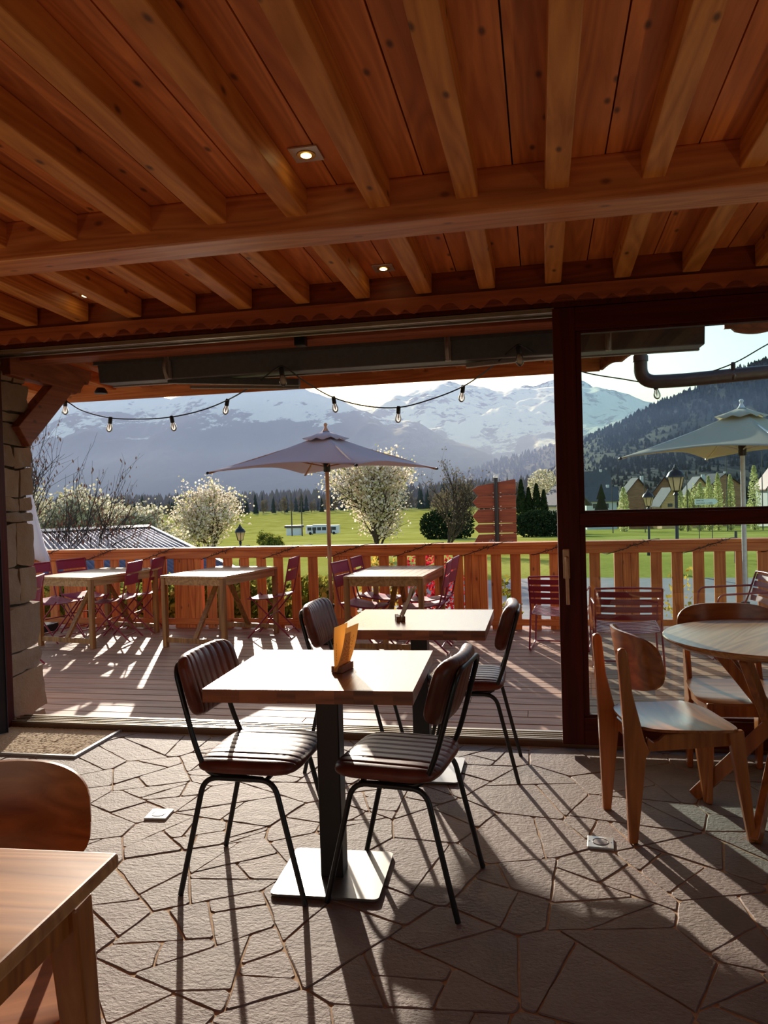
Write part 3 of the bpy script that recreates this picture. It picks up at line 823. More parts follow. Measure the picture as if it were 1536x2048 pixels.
# dark twig garland wound round the handrail
m = MB(); rr = random.Random(3); path = []; x = -7.6
z0 = DZ + 0.92
gl = MB(); k = 0
while x < 3.2:
    L = 0.34; N = 10
    seg = [(x + L * t / N, RY - 0.083 - 0.006 * math.sin(t), z0 - 0.085 + 0.115 * t / N + 0.004 * math.sin(t * 1.7)) for t in range(N + 1)]
    back = [(x + L, RY - 0.06, DZ + 0.949), (x + L + 0.1, RY + 0.09, DZ + 0.95), (x + L + 0.16, RY + 0.094, DZ + 0.87), (x + 0.58, RY - 0.02, DZ + 0.806)]
    gl.tube(seg + back[:3] + [(x + 0.6, RY + 0.092, DZ + 0.81), (x + 0.66, RY - 0.06, DZ + 0.806), (x + 0.76, RY - 0.083, z0 - 0.085)], 0.004, 5)
    for t in range(1, N):
        p = V(seg[t])
        for s in range(2): gl.tube([p, p + V((rr.uniform(-0.03, 0.03), rr.uniform(-0.02, 0.0), rr.choice((-1, 1)) * rr.uniform(0.012, 0.035)))], 0.0022, 4)
    x += 0.76
tag(gl.build('garland', 'rubber'), 'dark twiggy garland wound around the handrail of the railing', 'garland')

# folding terrace tables
def deck_table():
    t = thing('folding_table', '', 'table', group='wooden folding tables on the terrace')
    wx, wy, H = 0.385, 0.52, 0.735
    m = MB()
    for s in (-1, 1): m.box(s * wx - 0.03 * (s + 1), s * wx + 0.03 * (1 - s), -wy, wy, H - 0.024, H); m.box(-wx + 0.061, wx - 0.061, s * wy - 0.03 * (s + 1), s * wy + 0.03 * (1 - s), H - 0.024, H)
    m.build('top_frame', 'decktable', t, bevel=0.003)
    m = MB(); n = 8; a = -wx + 0.063; st_ = (2 * wx - 0.126) / n
    for i in range(n): m.box(a + st_ * i + 0.0015, a + st_ * (i + 1) - 0.0015, -wy + 0.062, wy - 0.062, H - 0.022, H - 0.001)
    m.build('slatted_top', 'decktable', t)
    for s in (-1, 1):
        m = MB().box(-wx + 0.04, wx - 0.04, s * (wy - 0.03) - 0.011, s * (wy - 0.03) + 0.011, H - 0.095, H - 0.024); m.build('apron', 'decktable', t)
        m = MB().box(s * (wx - 0.02) - 0.011, s * (wx - 0.02) + 0.011, -wy + 0.04, wy - 0.04, H - 0.095, H - 0.024); m.build('apron', 'decktable', t)
        for q in (-1, 1):
            m = MB().box(s * (wx - 0.025) - 0.024, s * (wx - 0.025) + 0.024, q * (wy - 0.03) - 0.024, q * (wy - 0.03) + 0.024, 0, H - 0.025); m.build('leg', 'decktableleg', t, bevel=0.004)
        m = MB().box(-wx + 0.05, wx - 0.05, s * (wy - 0.03) - 0.012, s * (wy - 0.03) + 0.012, 0.05, 0.10); m.build('stretcher', 'decktableleg', t)
        m = MB().bar((0, s * (wy - 0.03), 0.08), (0.02, s * 0.06, H - 0.05), 0.05, 0.028, (1, 0, 0)); m.build('strut', 'decktableleg', t, bevel=0.003)
    m = MB().box(-wx + 0.05, wx - 0.05, -0.03, 0.03, H - 0.06, H - 0.024); m.build('bearer', 'decktableleg', t)
    return t
dt = deck_table()
place(dt, 0, (-4.80, 7.66, DZ), R(-12), 'wooden folding table at the left of the terrace, next to the stone pillar')
place(dt, 1, (-3.36, 7.66, DZ), R(-11.5), 'wooden folding table in the middle of the terrace, with a single red chair')
place(dt, 2, (-1.43, 7.50, DZ), R(-4), 'wooden folding table right of the parasol pole, between two pairs of red chairs')

# red folding chairs
def folding_chair():
    t = thing('folding_chair', '', 'chair', group='dark red folding chairs on the terrace')
    r = 0.0085
    for s in (-1, 1):
        y = 0.19 * s
        m = MB().tube(fillet([(-0.262, y, 0.842), (-0.185, y, 0.455), (0.225, y, 0.0)], 0.06), r, 8); m.build('back_leg', 'red', t, smooth=50)
        y = 0.172 * s
        m = MB().tube([(0.2, y, 0.445), (-0.245, y, 0.0)], r, 8); m.build('front_leg', 'red', t, smooth=50)
    for x, y, z, q in ((-0.262, 0.19, 0.842, r), (0.17, 0.19, 0.06, 0.006), (-0.19, 0.172, 0.055, 0.006), (-0.02, 0.18, 0.24, 0.006)):
        MB().tube([(x, -y, z), (x, y, z)], q, 8).build('cross_bar', 'red', t, smooth=50)
    for z0, z1 in ((0.735, 0.842), (0.605, 0.715)):
        m = MB(); N = 8; vs = []; fs = []
        for i in range(N + 1):
            y = -0.186 + 0.372 * i / N; bow = -0.022 * (1 - (y / 0.186) ** 2)
            for z in (z0, z1):
                x = -0.262 + (0.842 - z) * 0.199 + bow * (0.4 + 0.6 * (z1 - z) / (z1 - z0)); vs += [(x, y, z), (x - 0.004, y, z)]
        for i in range(N):
            o = 4 * i; fs += [(o, o + 4, o + 6, o + 2), (o + 1, o + 3, o + 7, o + 5), (o, o + 1, o + 5, o + 4), (o + 2, o + 6, o + 7, o + 3)]
        fs += [(0, 2, 3, 1), (4 * N, 4 * N + 1, 4 * N + 3, 4 * N + 2)]
        m.add(vs, fs); m.build('back_panel', 'redfab', t, smooth=50)
    m = MB(); N = 10; vs = []; fs = []
    for i in range(N + 1):
        u = i / N; x = -0.20 + 0.42 * u; z = 0.437 + 0.022 * math.cos(PI * u * 1.05) * (1 - u * 0.5) - 0.012 * math.sin(PI * u)
        for y in (-0.2, -0.1, 0, 0.1, 0.2): vs.append((x, y, z - 0.008 * (1 - (y / 0.2) ** 2)))
    for i in range(N):
        for j in range(4): a = i * 5 + j; fs.append((a, a + 5, a + 6, a + 1))
    m.add(vs, fs); o = m.build('seat', 'redfab', t, smooth=50)
    md = o.modifiers.new('Solidify', 'SOLIDIFY'); md.thickness = 0.006
    return t
fc = folding_chair()
FCH = [(-2.90, 7.95, 182, 'dark red folding chair alone at the right side of the middle terrace table'),
       (-1.72, 7.33, -10, 'dark red folding chair beside the parasol pole, nearer of two left of the right-hand table'),
       (-1.68, 7.9, -4, 'dark red folding chair by the railing, farther of two left of the right-hand table'),
       (-1.13, 7.26, 180, 'dark red folding chair seen edge-on, nearer of two right of the right-hand table'),
       (-1.12, 7.74, 176, 'dark red folding chair against the railing, farther of two right of the right-hand table'),
       (-4.62, 7.64, 186, 'dark red folding chair at the near right corner of the left terrace table'),
       (-4.60, 8.12, 188, 'dark red folding chair at the far right corner of the left terrace table'),
       (-5.23, 8.06, -22, 'dark red folding chair facing us across the far left of the left terrace table'),
       (-5.30, 7.58, -12, 'dark red folding chair half hidden behind the pillar, left of the left terrace table'),
       (-4.78, 6.16, 200, 'dark red folding chair closest to the stone pillar, only its edge showing')]
for i, (x, y, a, lab) in enumerate(FCH): place(fc, i, (x, y, DZ), R(a), lab)

# slatted steel armchairs
def slat_chair():
    t = thing('slatted_armchair', '', 'chair', group='slatted steel armchairs on the terrace')
    r = 0.0085
    for s in (-1, 1):
        y = 0.265 * s
        m = MB().tube(fillet([(0.26, y * 0.95, 0.37), (0.25, y, 0.012), (-0.25, y, 0.012), (-0.2, y * 0.95, 0.38)], 0.06), r, 8); m.build('leg_frame', 'red', t, smooth=50)
        m = MB().tube(fillet([(0.26, y * 0.95, 0.36), (-0.16, y * 0.95, 0.33), (-0.215, y * 0.95, 0.45), (-0.30, y * 0.95, 0.70)], 0.05), r, 8); m.build('side_frame', 'red', t, smooth=50)
        m = MB().tube(fillet([(0.22, y * 0.98, 0.365), (0.2, y * 1.02, 0.56), (-0.255, y * 0.97, 0.575)], 0.06), r, 8); m.build('armrest', 'red', t, smooth=50)
    m = MB().tube([(-0.30, -0.25, 0.70), (-0.31, -0.1, 0.705), (-0.31, 0.1, 0.705), (-0.30, 0.25, 0.70)], r, 8); m.build('top_bar', 'red', t, smooth=50); MB().tube([(0.25, -0.25, 0.012), (0.25, 0.25, 0.012)], 0.007, 6).build('foot_bar', 'red', t, smooth=50)
    for i in range(4):
        z = 0.47 + 0.062 * i; x = -0.222 - 0.32 * (z - 0.45)
        m = MB(); N = 8; vs = []; fs = []
        for k in range(N + 1):
            y = -0.245 + 0.49 * k / N; b = -0.03 * (1 - (y / 0.245) ** 2); vs += [(x + b, y, z - 0.024), (x + b - 0.004, y, z - 0.024), (x + b - 0.0195, y, z + 0.024), (x + b - 0.0155, y, z + 0.024)]
        for k in range(N):
            for e in range(4): fs.append((4 * k + e, 4 * k + (e + 1) % 4, 4 * k + 4 + (e + 1) % 4, 4 * k + 4 + e))
        fs += [(3, 2, 1, 0), (4 * N, 4 * N + 1, 4 * N + 2, 4 * N + 3)]; m.add(vs, fs); m.build('back_slat', 'red', t, smooth=50)
    for i in range(8):
        x = 0.235 - 0.052 * i; z = 0.36 - 0.0035 * i
        m = MB(); N = 6; vs = []; fs = []
        for k in range(N + 1):
            y = -0.245 + 0.49 * k / N; b = -0.018 * (1 - (y / 0.245) ** 2); vs += [(x - 0.02, y, z + b), (x + 0.02, y, z + b), (x + 0.02, y, z + b + 0.004), (x - 0.02, y, z + b + 0.004)]
        for k in range(N):
            for e in range(4): fs.append((4 * k + e, 4 * k + (e + 1) % 4, 4 * k + 4 + (e + 1) % 4, 4 * k + 4 + e))
        fs += [(3, 2, 1, 0), (4 * N, 4 * N + 1, 4 * N + 2, 4 * N + 3)]; m.add(vs, fs); m.build('seat_slat', 'red', t, smooth=50)
    return t
sc = slat_chair()
for i, (x, y, a, lab) in enumerate(((0.15, 7.42, 84, 'slatted steel armchair half covered by the left stile of the glass door'),
                                    (0.66, 6.55, 88, 'slatted steel armchair seen through the glass, just right of the door stile'),
                                    (1.62, 7.2, 186, 'slatted steel armchair seen through the glass at the right edge, turned sideways'),
                                    )):
    place(sc, i, (x, y, DZ), R(a), lab)

# parasols
def canopy(R_, zc, z1, dz):
    """square canopy: corner radius R_, corner height zc, vent edge height z1"""
    vs = []; fs = []; NU, NV = 12, 10; m = MB(); idx = {}
    for side in range(4):
        a0, a1 = PI / 2 * side, PI / 2 * (side + 1)
        c0 = V((R_ * math.cos(a0), R_ * math.sin(a0), 0)); c1 = V((R_ * math.cos(a1), R_ * math.sin(a1), 0))
        for i in range(NU + 1):
            s = i / NU; e = c0 * (1 - s) + c1 * s; e = e * (1 - 0.17 * math.sin(PI * s)); ez = zc + 0.06 * math.sin(PI * s) + dz * (math.cos(a0) * (1 - s) + math.cos(a1) * s)
            for j in range(NV + 1):
                q = 0.09 + 0.91 * j / NV; p = e * q; rr = (q - 0.09) / 0.91
                z = z1 * (1 - rr) + ez * rr - 0.03 * math.sin(PI * rr) * math.sin(PI * s) - 0.02 * math.sin(PI * rr)
                vs.append((p.x, p.y, z))
        o = side * (NU + 1) * (NV + 1)
        for i in range(NU):
            for j in range(NV):
                a = o + i * (NV + 1) + j; fs.append((a, a + NV + 1, a + NV + 2, a + 1))
    return m.add(vs, fs)
MT['canopy'] = leafy('grey_parasol_cloth', [S(198, 190, 196), S(200, 192, 198)], trans=0.3)
MT['canopy2'] = leafy('sand_parasol_cloth', [S(214, 206, 186), S(216, 208, 188)], trans=0.25)
def parasol(name, lab, loc, rz, cm, R_, zc, za, pm, label_cat='parasol', dz=0.0):
    t = thing(name, lab, label_cat, loc, rz)
    o = canopy(R_, zc, za - 0.095, dz).build('canopy', cm, t, smooth=50)
    bm = bmesh.new(); bm.from_mesh(o.data); bmesh.ops.remove_doubles(bm, verts=bm.verts, dist=0.0005); bm.to_mesh(o.data); bm.free()
    md = o.modifiers.new('Solidify', 'SOLIDIFY'); md.thickness = 0.004
    v = MB(); vs = []; fs = []; N = 32
    for i in range(N):
        a = 2 * PI * i / N; sq = 1 / max(abs(math.cos(a - PI / 4)), abs(math.sin(a - PI / 4))) ** 0.9
        for q, z in ((0.035, za - 0.035), (0.13, za - 0.075), (0.225, za - 0.118 + 0.012 * math.cos(8 * a))): vs.append((q * sq * math.cos(a) * 0.8, q * sq * math.sin(a) * 0.8, z))
    for i in range(N):
        for j in range(2): a = 3 * i + j; b = 3 * ((i + 1) % N) + j; fs.append((a, b, b + 1, a + 1))
    v.add(vs, fs); o = v.build('vent_cap', cm, t, smooth=50); md = o.modifiers.new('Solidify', 'SOLIDIFY'); md.thickness = 0.004
    m = MB().lathe([(0.038, za - 0.035), (0.026, za - 0.02), (0.016, za), (0.012, za + 0.015), (0.02, za + 0.028), (0.02, za + 0.038), (0.01, za + 0.05)], 14); m.build('finial', pm, t, smooth=50)
    m = MB().tube([(0, 0, 0.2), (0, 0, za - 0.03)], 0.021, 14); m.build('pole', pm, t, smooth=50)
    m = MB().lathe([(0.03, zc - 0.02), (0.036, zc - 0.01), (0.036, zc + 0.08), (0.028, zc + 0.09)], 14); m.build('runner', 'black', t, smooth=50)
    for k in range(4):
        a = PI / 2 * k; d = V((math.cos(a), math.sin(a), 0))
        c = zc + dz * math.cos(a)
        m = MB().tube([d * 0.03 + V((0, 0, za - 0.1)), d * (R_ - 0.02) + V((0, 0, c - 0.012))], 0.009, 6); rb = m.build('rib', pm, t, smooth=50)
        mid = d * (R_ * 0.5) + V((0, 0, (za - 0.1) * 0.5 + c * 0.5 - 0.01)); m = MB().tube([d * 0.035 + V((0, 0, zc + 0.04)), mid], 0.007, 6); m.build('strut', pm, rb, smooth=50)
        m = MB().lathe([(0.014, -0.02), (0.014, 0.02)], 8, d * (R_ - 0.005) + V((0, 0, c - 0.008)), Matrix.Rotation(PI / 2, 3, 'Y')); m.build('tip', 'black', rb, smooth=50)
    m = MB().lathe([(0.032, 0.06), (0.032, 0.36), (0.038, 0.362), (0.038, 0.385), (0.026, 0.39)], 14); m.build('base_tube', 'black', t, smooth=50)
    m = MB().box(-0.15, 0.15, -0.15, 0.15, 0, 0.07); m.build('base', 'black', t, bevel=0.012)
    return t
parasol('parasol', 'open grey square parasol with a wooden pole in the middle of the terrace', (-2.14, 7.6, DZ), R(-62), 'canopy', 1.2, 1.685 - DZ, 2.115 - DZ, 'pole')
parasol('sand_parasol', 'open sand-coloured parasol seen through the glass door at the right', (1.86, 7.75, DZ), R(-85), 'canopy2', 1.12, 1.70 - DZ, 2.16 - DZ, 'metalwhite')
# folded white parasol behind the pillar
m = MB(); N = 28; vs = []; fs = []
prof = [(0.012, 1.72), (0.05, 1.55), (0.09, 1.3), (0.15, 1.0), (0.2, 0.86), (0.16, 0.845)]
for r, z in prof:
    for i in range(N):
        a = 2 * PI * i / N; k = 1 + 0.32 * math.sin(5 * a + z * 2); vs.append((r * k * math.cos(a), r * k * math.sin(a), z - 0.03 * math.cos(5 * a)))
for j in range(len(prof) - 1):
    for i in range(N): a = j * N + i; b = j * N + (i + 1) % N; fs.append((a, b, b + N, a + N))
t = thing('folded_parasol', 'white folded parasol whose cloth shows beside the stone pillar', 'parasol', (-5.86, 7.95, DZ))
MT['whitecloth'] = leafy('white_parasol_cloth', [S(222, 220, 226), S(224, 222, 228)], trans=0.3)
m.add(vs, fs).build('cloth', 'whitecloth', t, smooth=70); m = MB().tube([(0, 0, 0.1), (0, 0, 1.78)], 0.02, 12); m.build('pole', 'pole', t, smooth=50); m = MB().box(-0.2, 0.2, -0.2, 0.2, 0, 0.1); m.build('base', 'black', t, bevel=0.01)

# ------------------------------------------------------------------ outer beam, awning, eave
m = MB().box(-4.4, 1.0, 4.6, 4.81, 2.382, 2.47); struct(m.build('outer_beam', 'extwood', bevel=0.006))
m = MB().box(-4.4, 1.0, 4.605, 4.80, 2.474, 2.58); struct(m.build('outer_beam', 'extwood', bevel=0.004))
aw = thing('awning', 'grey cassette awning folded up under the outer beam', 'awning', (0, 0, 0))
m = MB(); p = [(4.83, 2.375), (4.96, 2.375), (5.03, 2.34), (5.05, 2.29), (5.03, 2.245), (4.85, 2.24)]
m.prism([(-2.98, y, z) for y, z in p], (3.95, 0, 0)); m.build('cassette', 'awning', aw, bevel=0.006)
m = MB().box(-2.99, 0.975, 5.03, 5.06, 2.238, 2.262); m.build('front_bar', 'awnlite', aw, bevel=0.003)
m = MB().box(-3.0, 0.98, 4.812, 4.83, 2.36, 2.40); m.build('back_rail', 'awning', aw)
for x in (-2.45, -0.55, 0.42):
    m = MB().box(x - 0.018, x + 0.018, 4.805, 4.848, 2.235, 2.40); b_ = m.build('wall_bracket', 'awnlite', aw, bevel=0.004)
    m = MB().tube([(x, 4.81 - 0.04 * math.sin(PI * i / 8), 2.375 - 0.135 * i / 8) for i in range(9)], 0.012, 8); m.build('clamp', 'awnlite', b_, smooth=50)
m = MB().bar((-2.5, 4.93, 2.245), (-1.58, 5.0, 2.186), 0.05, 0.045); m.build('folding_arm', 'awning', aw, bevel=0.004)
m = MB().bar((-1.60, 5.06, 2.160), (-2.42, 5.10, 2.214), 0.03, 0.02); m.build('folding_arm', 'awnlite', aw, bevel=0.004)
m = MB().bar((-0.45, 4.95, 2.22), (0.45, 5.02, 2.275), 0.045, 0.03); m.build('folding_arm', 'awnlite', aw, bevel=0.004)
m = MB().box(-4.6, 0.47, 6.175, 6.205, 2.318, 2.53); struct(m.build('eave_board', 'rafterx', bevel=0.003))
d = V((0.58, -1.5, 0)).normalized()
m = MB(); pts = []; N = 60
for i in range(N + 1):
    s = i / N; p = V((0.47, 6.19, 0)) + d * 1.62 * s; pts.append((p.x, p.y, 2.325 + 0.022 * abs(math.sin(s * 16)) + 0.03 * s))
m.prism(pts + [(a, b, 2.56) for a, b, c in reversed(pts)], (0.022, 0.008, 0)); struct(m.build('verge_board', 'extwood'))
# a second, scalloped verge at the gable to the right
m = MB(); pts = []
for i in range(41):
    s = i / 40; pts.append((1.09 + 0.9 * s, 4.9 + 0.3 * s, 2.335 - 0.035 * math.sin(s * 8.0) * (1 if s > 0.06 else 0) + 0.03 * s))
m.prism(pts + [(a, b, 2.62) for a, b, c in reversed(pts)], (0.0, 0.03, 0)); struct(m.build('verge_board', 'extwood'))
m = MB().box(1.05, 3.3, 4.41, 4.9, 2.45, 2.6); struct(m.build('gable_soffit', 'extwood'))
# downpipe
m = MB(); m.tube(fillet([(0.745, 5.98, 2.45), (0.745, 6.0, 2.19), (1.0, 6.0, 2.185), (3.2, 6.15, 2.30)], 0.11, 9), 0.05, 16)
dp = tag(m.build('downpipe', 'pipe', smooth=50), 'dark metal downpipe bending out from under the eave behind the glass', 'pipe')
m = MB().lathe([(0.056, -0.02), (0.056, 0.02)], 16, (0.745, 5.985, 2.36)); m.build('collar', 'pipe', dp, smooth=50)
# little black speaker box on the outer beam
m = MB().box(-1.462, -1.394, 4.535, 4.603, 2.338, 2.40); tag(m.build('loudspeaker', 'black', bevel=0.006), 'small black box fixed to the outer beam above the awning', 'speaker')

# stone pillar with timber bracket
m = MB(); rr = random.Random(21); z = -0.1
core = MB().box(-3.72, -3.50, 4.42, 4.73, -0.1, 2.5); MT['pmortar'] = plain('pillar_mortar', S(86, 76, 66), 0.95, 0, 0.2, 0.2, 40, 0.4)
while z < 2.5:
    h = rr.choice((0.07, 0.10, 0.15, 0.2, 0.25, 0.3)); h = min(h, 2.52 - z)
    cuts = [-3.75, -3.462 + 0.055 * (1 - z / 2.4) - rr.uniform(0, 0.025)]
    ycuts = [4.40] + ([rr.uniform(4.5, 4.63)] if rr.random() < 0.65 else []) + [4.745 + rr.uniform(-0.02, 0.02)]
    for a, b in zip(cuts, cuts[1:]):
        for c, d_ in zip(ycuts, ycuts[1:]):
            j = lambda q: q + rr.uniform(-0.014, 0.014)
            cx_, cy_, cz2 = (a + b) / 2, (c + d_) / 2, z + h / 2; hx, hy, hz2 = (b - a) / 2 - 0.003, (d_ - c) / 2 - 0.003, h / 2 - 0.004
            bm = bmesh.new(); bmesh.ops.create_cube(bm, size=2.0); bmesh.ops.subdivide_edges(bm, edges=bm.edges[:], cuts=5, use_grid_fill=True)
            sk_ = [rr.uniform(-0.16, 0.16) for _ in range(4)]; sd_ = V((rr.uniform(0, 50), rr.uniform(0, 50), 0))
            vs = []
            for v in bm.verts:
                p = v.co; q = V((p.x * hx, p.y * hy, p.z * hz2))
                q.z += hz2 * (sk_[0] * p.y + sk_[1] * p.x) * 0.8; q.y += hy * sk_[2] * p.z * 0.5
                k_ = 1 - 0.05 * (p.length_squared - 1) * 0.5
                n_ = noise.noise(q * 11 + sd_) * 0.016 + noise.noise(q * 30 + sd_) * 0.006
                q = q * k_ + p.normalized() * n_; vs.append((cx_ + q.x, cy_ + q.y, cz2 + q.z))
            bm.verts.index_update(); m.add(vs, [tuple(v.index for v in f.verts) for f in bm.faces]); bm.free()
    z += h
pil = struct(core.build('stone_pillar', 'pmortar')); m.build('facing_stones', 'rubble', pil, smooth=50)
m = MB(); pr = [(4.5, 2.275), (4.9, 2.268), (5.22, 2.232), (5.26, 2.25), (5.29, 2.25), (5.30, 2.28), (5.34, 2.32), (5.40, 2.33), (5.41, 2.36), (5.44, 2.37), (5.44, 2.44), (4.5, 2.47)]
m.prism([(-3.50, y, z) for y, z in pr], (0.09, 0, 0)); br = struct(m.build('bracket_beam', 'bracket', bevel=0.005))
m = MB().bar((-3.455, 4.62, 1.875), (-3.455, 5.12, 2.295), 0.085, 0.17, (1, 0, 0)); struct(m.build('bracket_brace', 'bracket', bevel=0.005))
m = MB(); m.lathe([(0.05, 0), (0.05, 0.015), (0.03, 0.045)], 14, (-3.40, 5.55, 2.28)); tag(m.build('eave_lamp', 'black', smooth=40), 'small black lamp under the eave beside the timber bracket', 'lamp')

# string lights
sl = thing('string_light', 'string of clear bulbs on a dark cable looping under the eave', 'string lights', (0, 6.0, 0))
hang = lambda x, z, y=6.0: (x * y / 6.0, y - 6.0, 1.4 + (z - 1.4) * y / 6.0)
B = [hang(*q) for q in ((-3.594, 2.139), (-3.03, 2.119), (-2.523, 2.234), (-2.05, 2.473, 4.75), (-1.616, 2.205), (-1.087, 2.098), (-0.573, 2.234), (-0.144, 2.518, 4.75), (0.847, 2.178), (1.388, 2.287))]
path = [hang(*q) for q in ((-4.2, 2.35), (-4.036, 2.318), (-3.86, 2.215), (-3.594, 2.139), (-3.3, 2.115), (-3.03, 2.119), (-2.76, 2.16), (-2.523, 2.234, 5.9), (-2.28, 2.35, 5.08), (-2.09, 2.468, 4.75), (-2.01, 2.468, 4.75), (-1.84, 2.34, 5.08), (-1.616, 2.205, 5.9),
        (-1.36, 2.125), (-1.087, 2.098), (-0.82, 2.15), (-0.573, 2.234, 5.9), (-0.35, 2.37, 5.08), (-0.17, 2.515, 4.75), (-0.11, 2.515, 4.75), (0.0, 2.44, 4.9), (0.107, 2.395, 5.15), (0.347, 2.286, 5.8), (0.6, 2.225), (0.847, 2.178), (1.12, 2.21), (1.388, 2.287), (1.626, 2.412), (2.0, 2.6))]
def crom(P, n=5):
    out = []
    for i in range(len(P) - 1):
        p0, p1, p2, p3 = P[max(0, i - 1)], P[i], P[i + 1], P[min(len(P) - 1, i + 2)]
        for k in range(n):
            t = k / n; out.append(tuple(0.5 * ((2 * b) + (-a + c) * t + (2 * a - 5 * b + 4 * c - d) * t * t + (-a + 3 * b - 3 * c + d) * t ** 3) for a, b, c, d in zip(p0, p1, p2, p3)))
    out.append(P[-1]); return out
m = MB().tube(crom(path), 0.0052, 6); m.build('cable', 'rubber', sl, smooth=60)
MT['filament'] = plain('bulb_filament', S(250, 206, 150), 0.4)
for i, (x, yo, z) in enumerate(B + [hang(-4.02, 2.31)]):
    tl = random.Random(i).uniform(-0.25, 0.25); Rm = Matrix.Rotation(tl, 3, 'Y')
    f = lambda prof: MB().lathe(prof, 12, (x, yo, z), Rm)
    s_ = f([(0.012, 0.01), (0.017, 0.0), (0.017, -0.045), (0.014, -0.05)]).build('socket', 'rubber', sl, smooth=50)
    f([(0.013, -0.047), (0.019, -0.062), (0.026, -0.085), (0.024, -0.105), (0.012, -0.12), (0.002, -0.123)]).build('bulb', 'bulb', s_, smooth=60)
    f([(0.004, -0.05), (0.008, -0.075), (0.003, -0.1)]).build('filament', 'filament', s_, smooth=60)
# ------------------------------------------------------------------ landscape
from mathutils import noise
def gz(x, y):
    z = -1.5 if y <= 30 else (-1.5 - 0.0435 * (y - 30) if y < 280 else -12.37)
    return z + 0.25 * noise.noise(V((x * 0.05, y * 0.05, 0))) * min(1, max(0, (y - 26) / 20))
def grass_mat():
    b = NB('meadow_grass'); tc = b.n('TexCoord').outputs['Object']
    n1 = b.n('TexNoise', Vector=tc, Scale=0.12, Detail=5.0).outputs[0]
    n2 = b.n('TexNoise', Vector=tc, Scale=6.0, Detail=6.0, Roughness=0.7).outputs[0]
    c = b.ramp(b.math('ADD', b.math('MULTIPLY', n1, 0.6), b.math('MULTIPLY', n2, 0.5)), [(0.36, S(126, 130, 50)), (0.58, S(172, 171, 84)), (0.75, S(196, 193, 118))])
    nm = b.bump(n2, 0.7, 0.1)
    d = b.n('BsdfDiffuse', Color=c, Normal=nm).outputs[0]
    return b.done(d)
MT['grass'] = grass_mat()
ys = [8.6, 12, 16, 20, 24, 27, 30, 34, 38, 43, 48, 55, 62, 70, 80, 90, 100, 115, 130, 150, 170, 190, 210, 230, 250, 270, 300, 360, 450, 600, 800, 1100, 1500, 2100, 3000]
m = MB(); K = 60; vs = []; fs = []
for y in ys:
    for i in range(K + 1):
        x = (i / K - 0.5) * 2 * max(24, y * 1.3); vs.append((x, y, gz(x, y)))
for j in range(len(ys) - 1):
    for i in range(K): a = j * (K + 1) + i; fs.append((a, a + 1, a + K + 2, a + K + 1))
m.add(vs, fs); struct(m.build('meadow', 'grass', smooth=60, fix=False))
m = MB().box(-14, 9, 4.4, 8.7, -1.9, -1.5); struct(m.build('garden_ground', 'grass'))
MT['asphalt'] = plain('road_asphalt', S(132, 128, 126), 0.85, 0, 0.3, 0.12, 3, 0.2)
m = MB(); P = [(-5.5, 21.5), (-3, 21.2), (0, 20.8), (4, 20.4), (9, 20.2), (16, 20.2)]; vs = []
for i, (x, y) in enumerate(P): w = 2.5 + 2.8 * min(1, i / 2); vs += [(x, y - w, -1.49), (x, y + w, -1.47), (x, y - w, -1.6), (x, y + w, -1.6)]
fs = []
for i in range(len(P) - 1): o = 4 * i; fs += [(o, o + 4, o + 5, o + 1), (o + 2, o + 3, o + 7, o + 6), (o, o + 2, o + 6, o + 4), (o + 1, o + 5, o + 7, o + 3)]
m.add(vs, fs); struct(m.build('road', 'asphalt'))

# mountains
def interp(P, x):
    for a, b in zip(P, P[1:]):
        if a[0] <= x <= b[0]: return a[1] + (b[1] - a[1]) * (x - a[0]) / max(1e-6, b[0] - a[0])
    return P[0][1] if x < P[0][0] else P[-1][1]
def range_mesh(name, ridge, D, front, back, base, mat, amp, nx=200, nf=36, nb=8, seed=0, rough=1.0):
    m = MB(); vs = []; fs = []; x0, x1 = ridge[0][0], ridge[-1][0]; n = nf + nb
    for i in range(nx + 1):
        x = x0 + (x1 - x0) * i / nx; h = interp(ridge, x)
        h += amp * 0.16 * noise.fractal(V((x / amp * 0.9, seed, 3)), 1.0, 2.0, 5)
        for j in range(n + 1):
            if j <= nf:
                t = j / nf; y = D - front * (1 - t); z = base + (h - base) * (t ** 1.15)
                k = math.sin(PI * min(1, t * 0.96 + 0.02)) ** 0.7
            else:
                t = (j - nf) / nb; y = D + back * t; z = base + (h - base) * (1 - t); k = math.sin(PI * t)
            q = V((x / amp * 0.30, y / amp * 0.16, seed)); nn = noise.ridged_multi_fractal(q, 0.9, 2.1, 6, 1.0, 2.0) - 1.1
            z += amp * 0.42 * nn * k * rough; y2 = y + amp * 0.25 * noise.noise(q * 2.3) * k
            vs.append((x * (0.72 + 0.28 * (y2 / D)) if j <= nf else x, y2, max(z, base - 5)))
    for i in range(nx):
        for j in range(n): a = i * (n + 1) + j; fs.append((a, a + n + 1, a + n + 2, a + 1))
    m.add(vs, fs); return struct(m.build(name, mat, smooth=80))
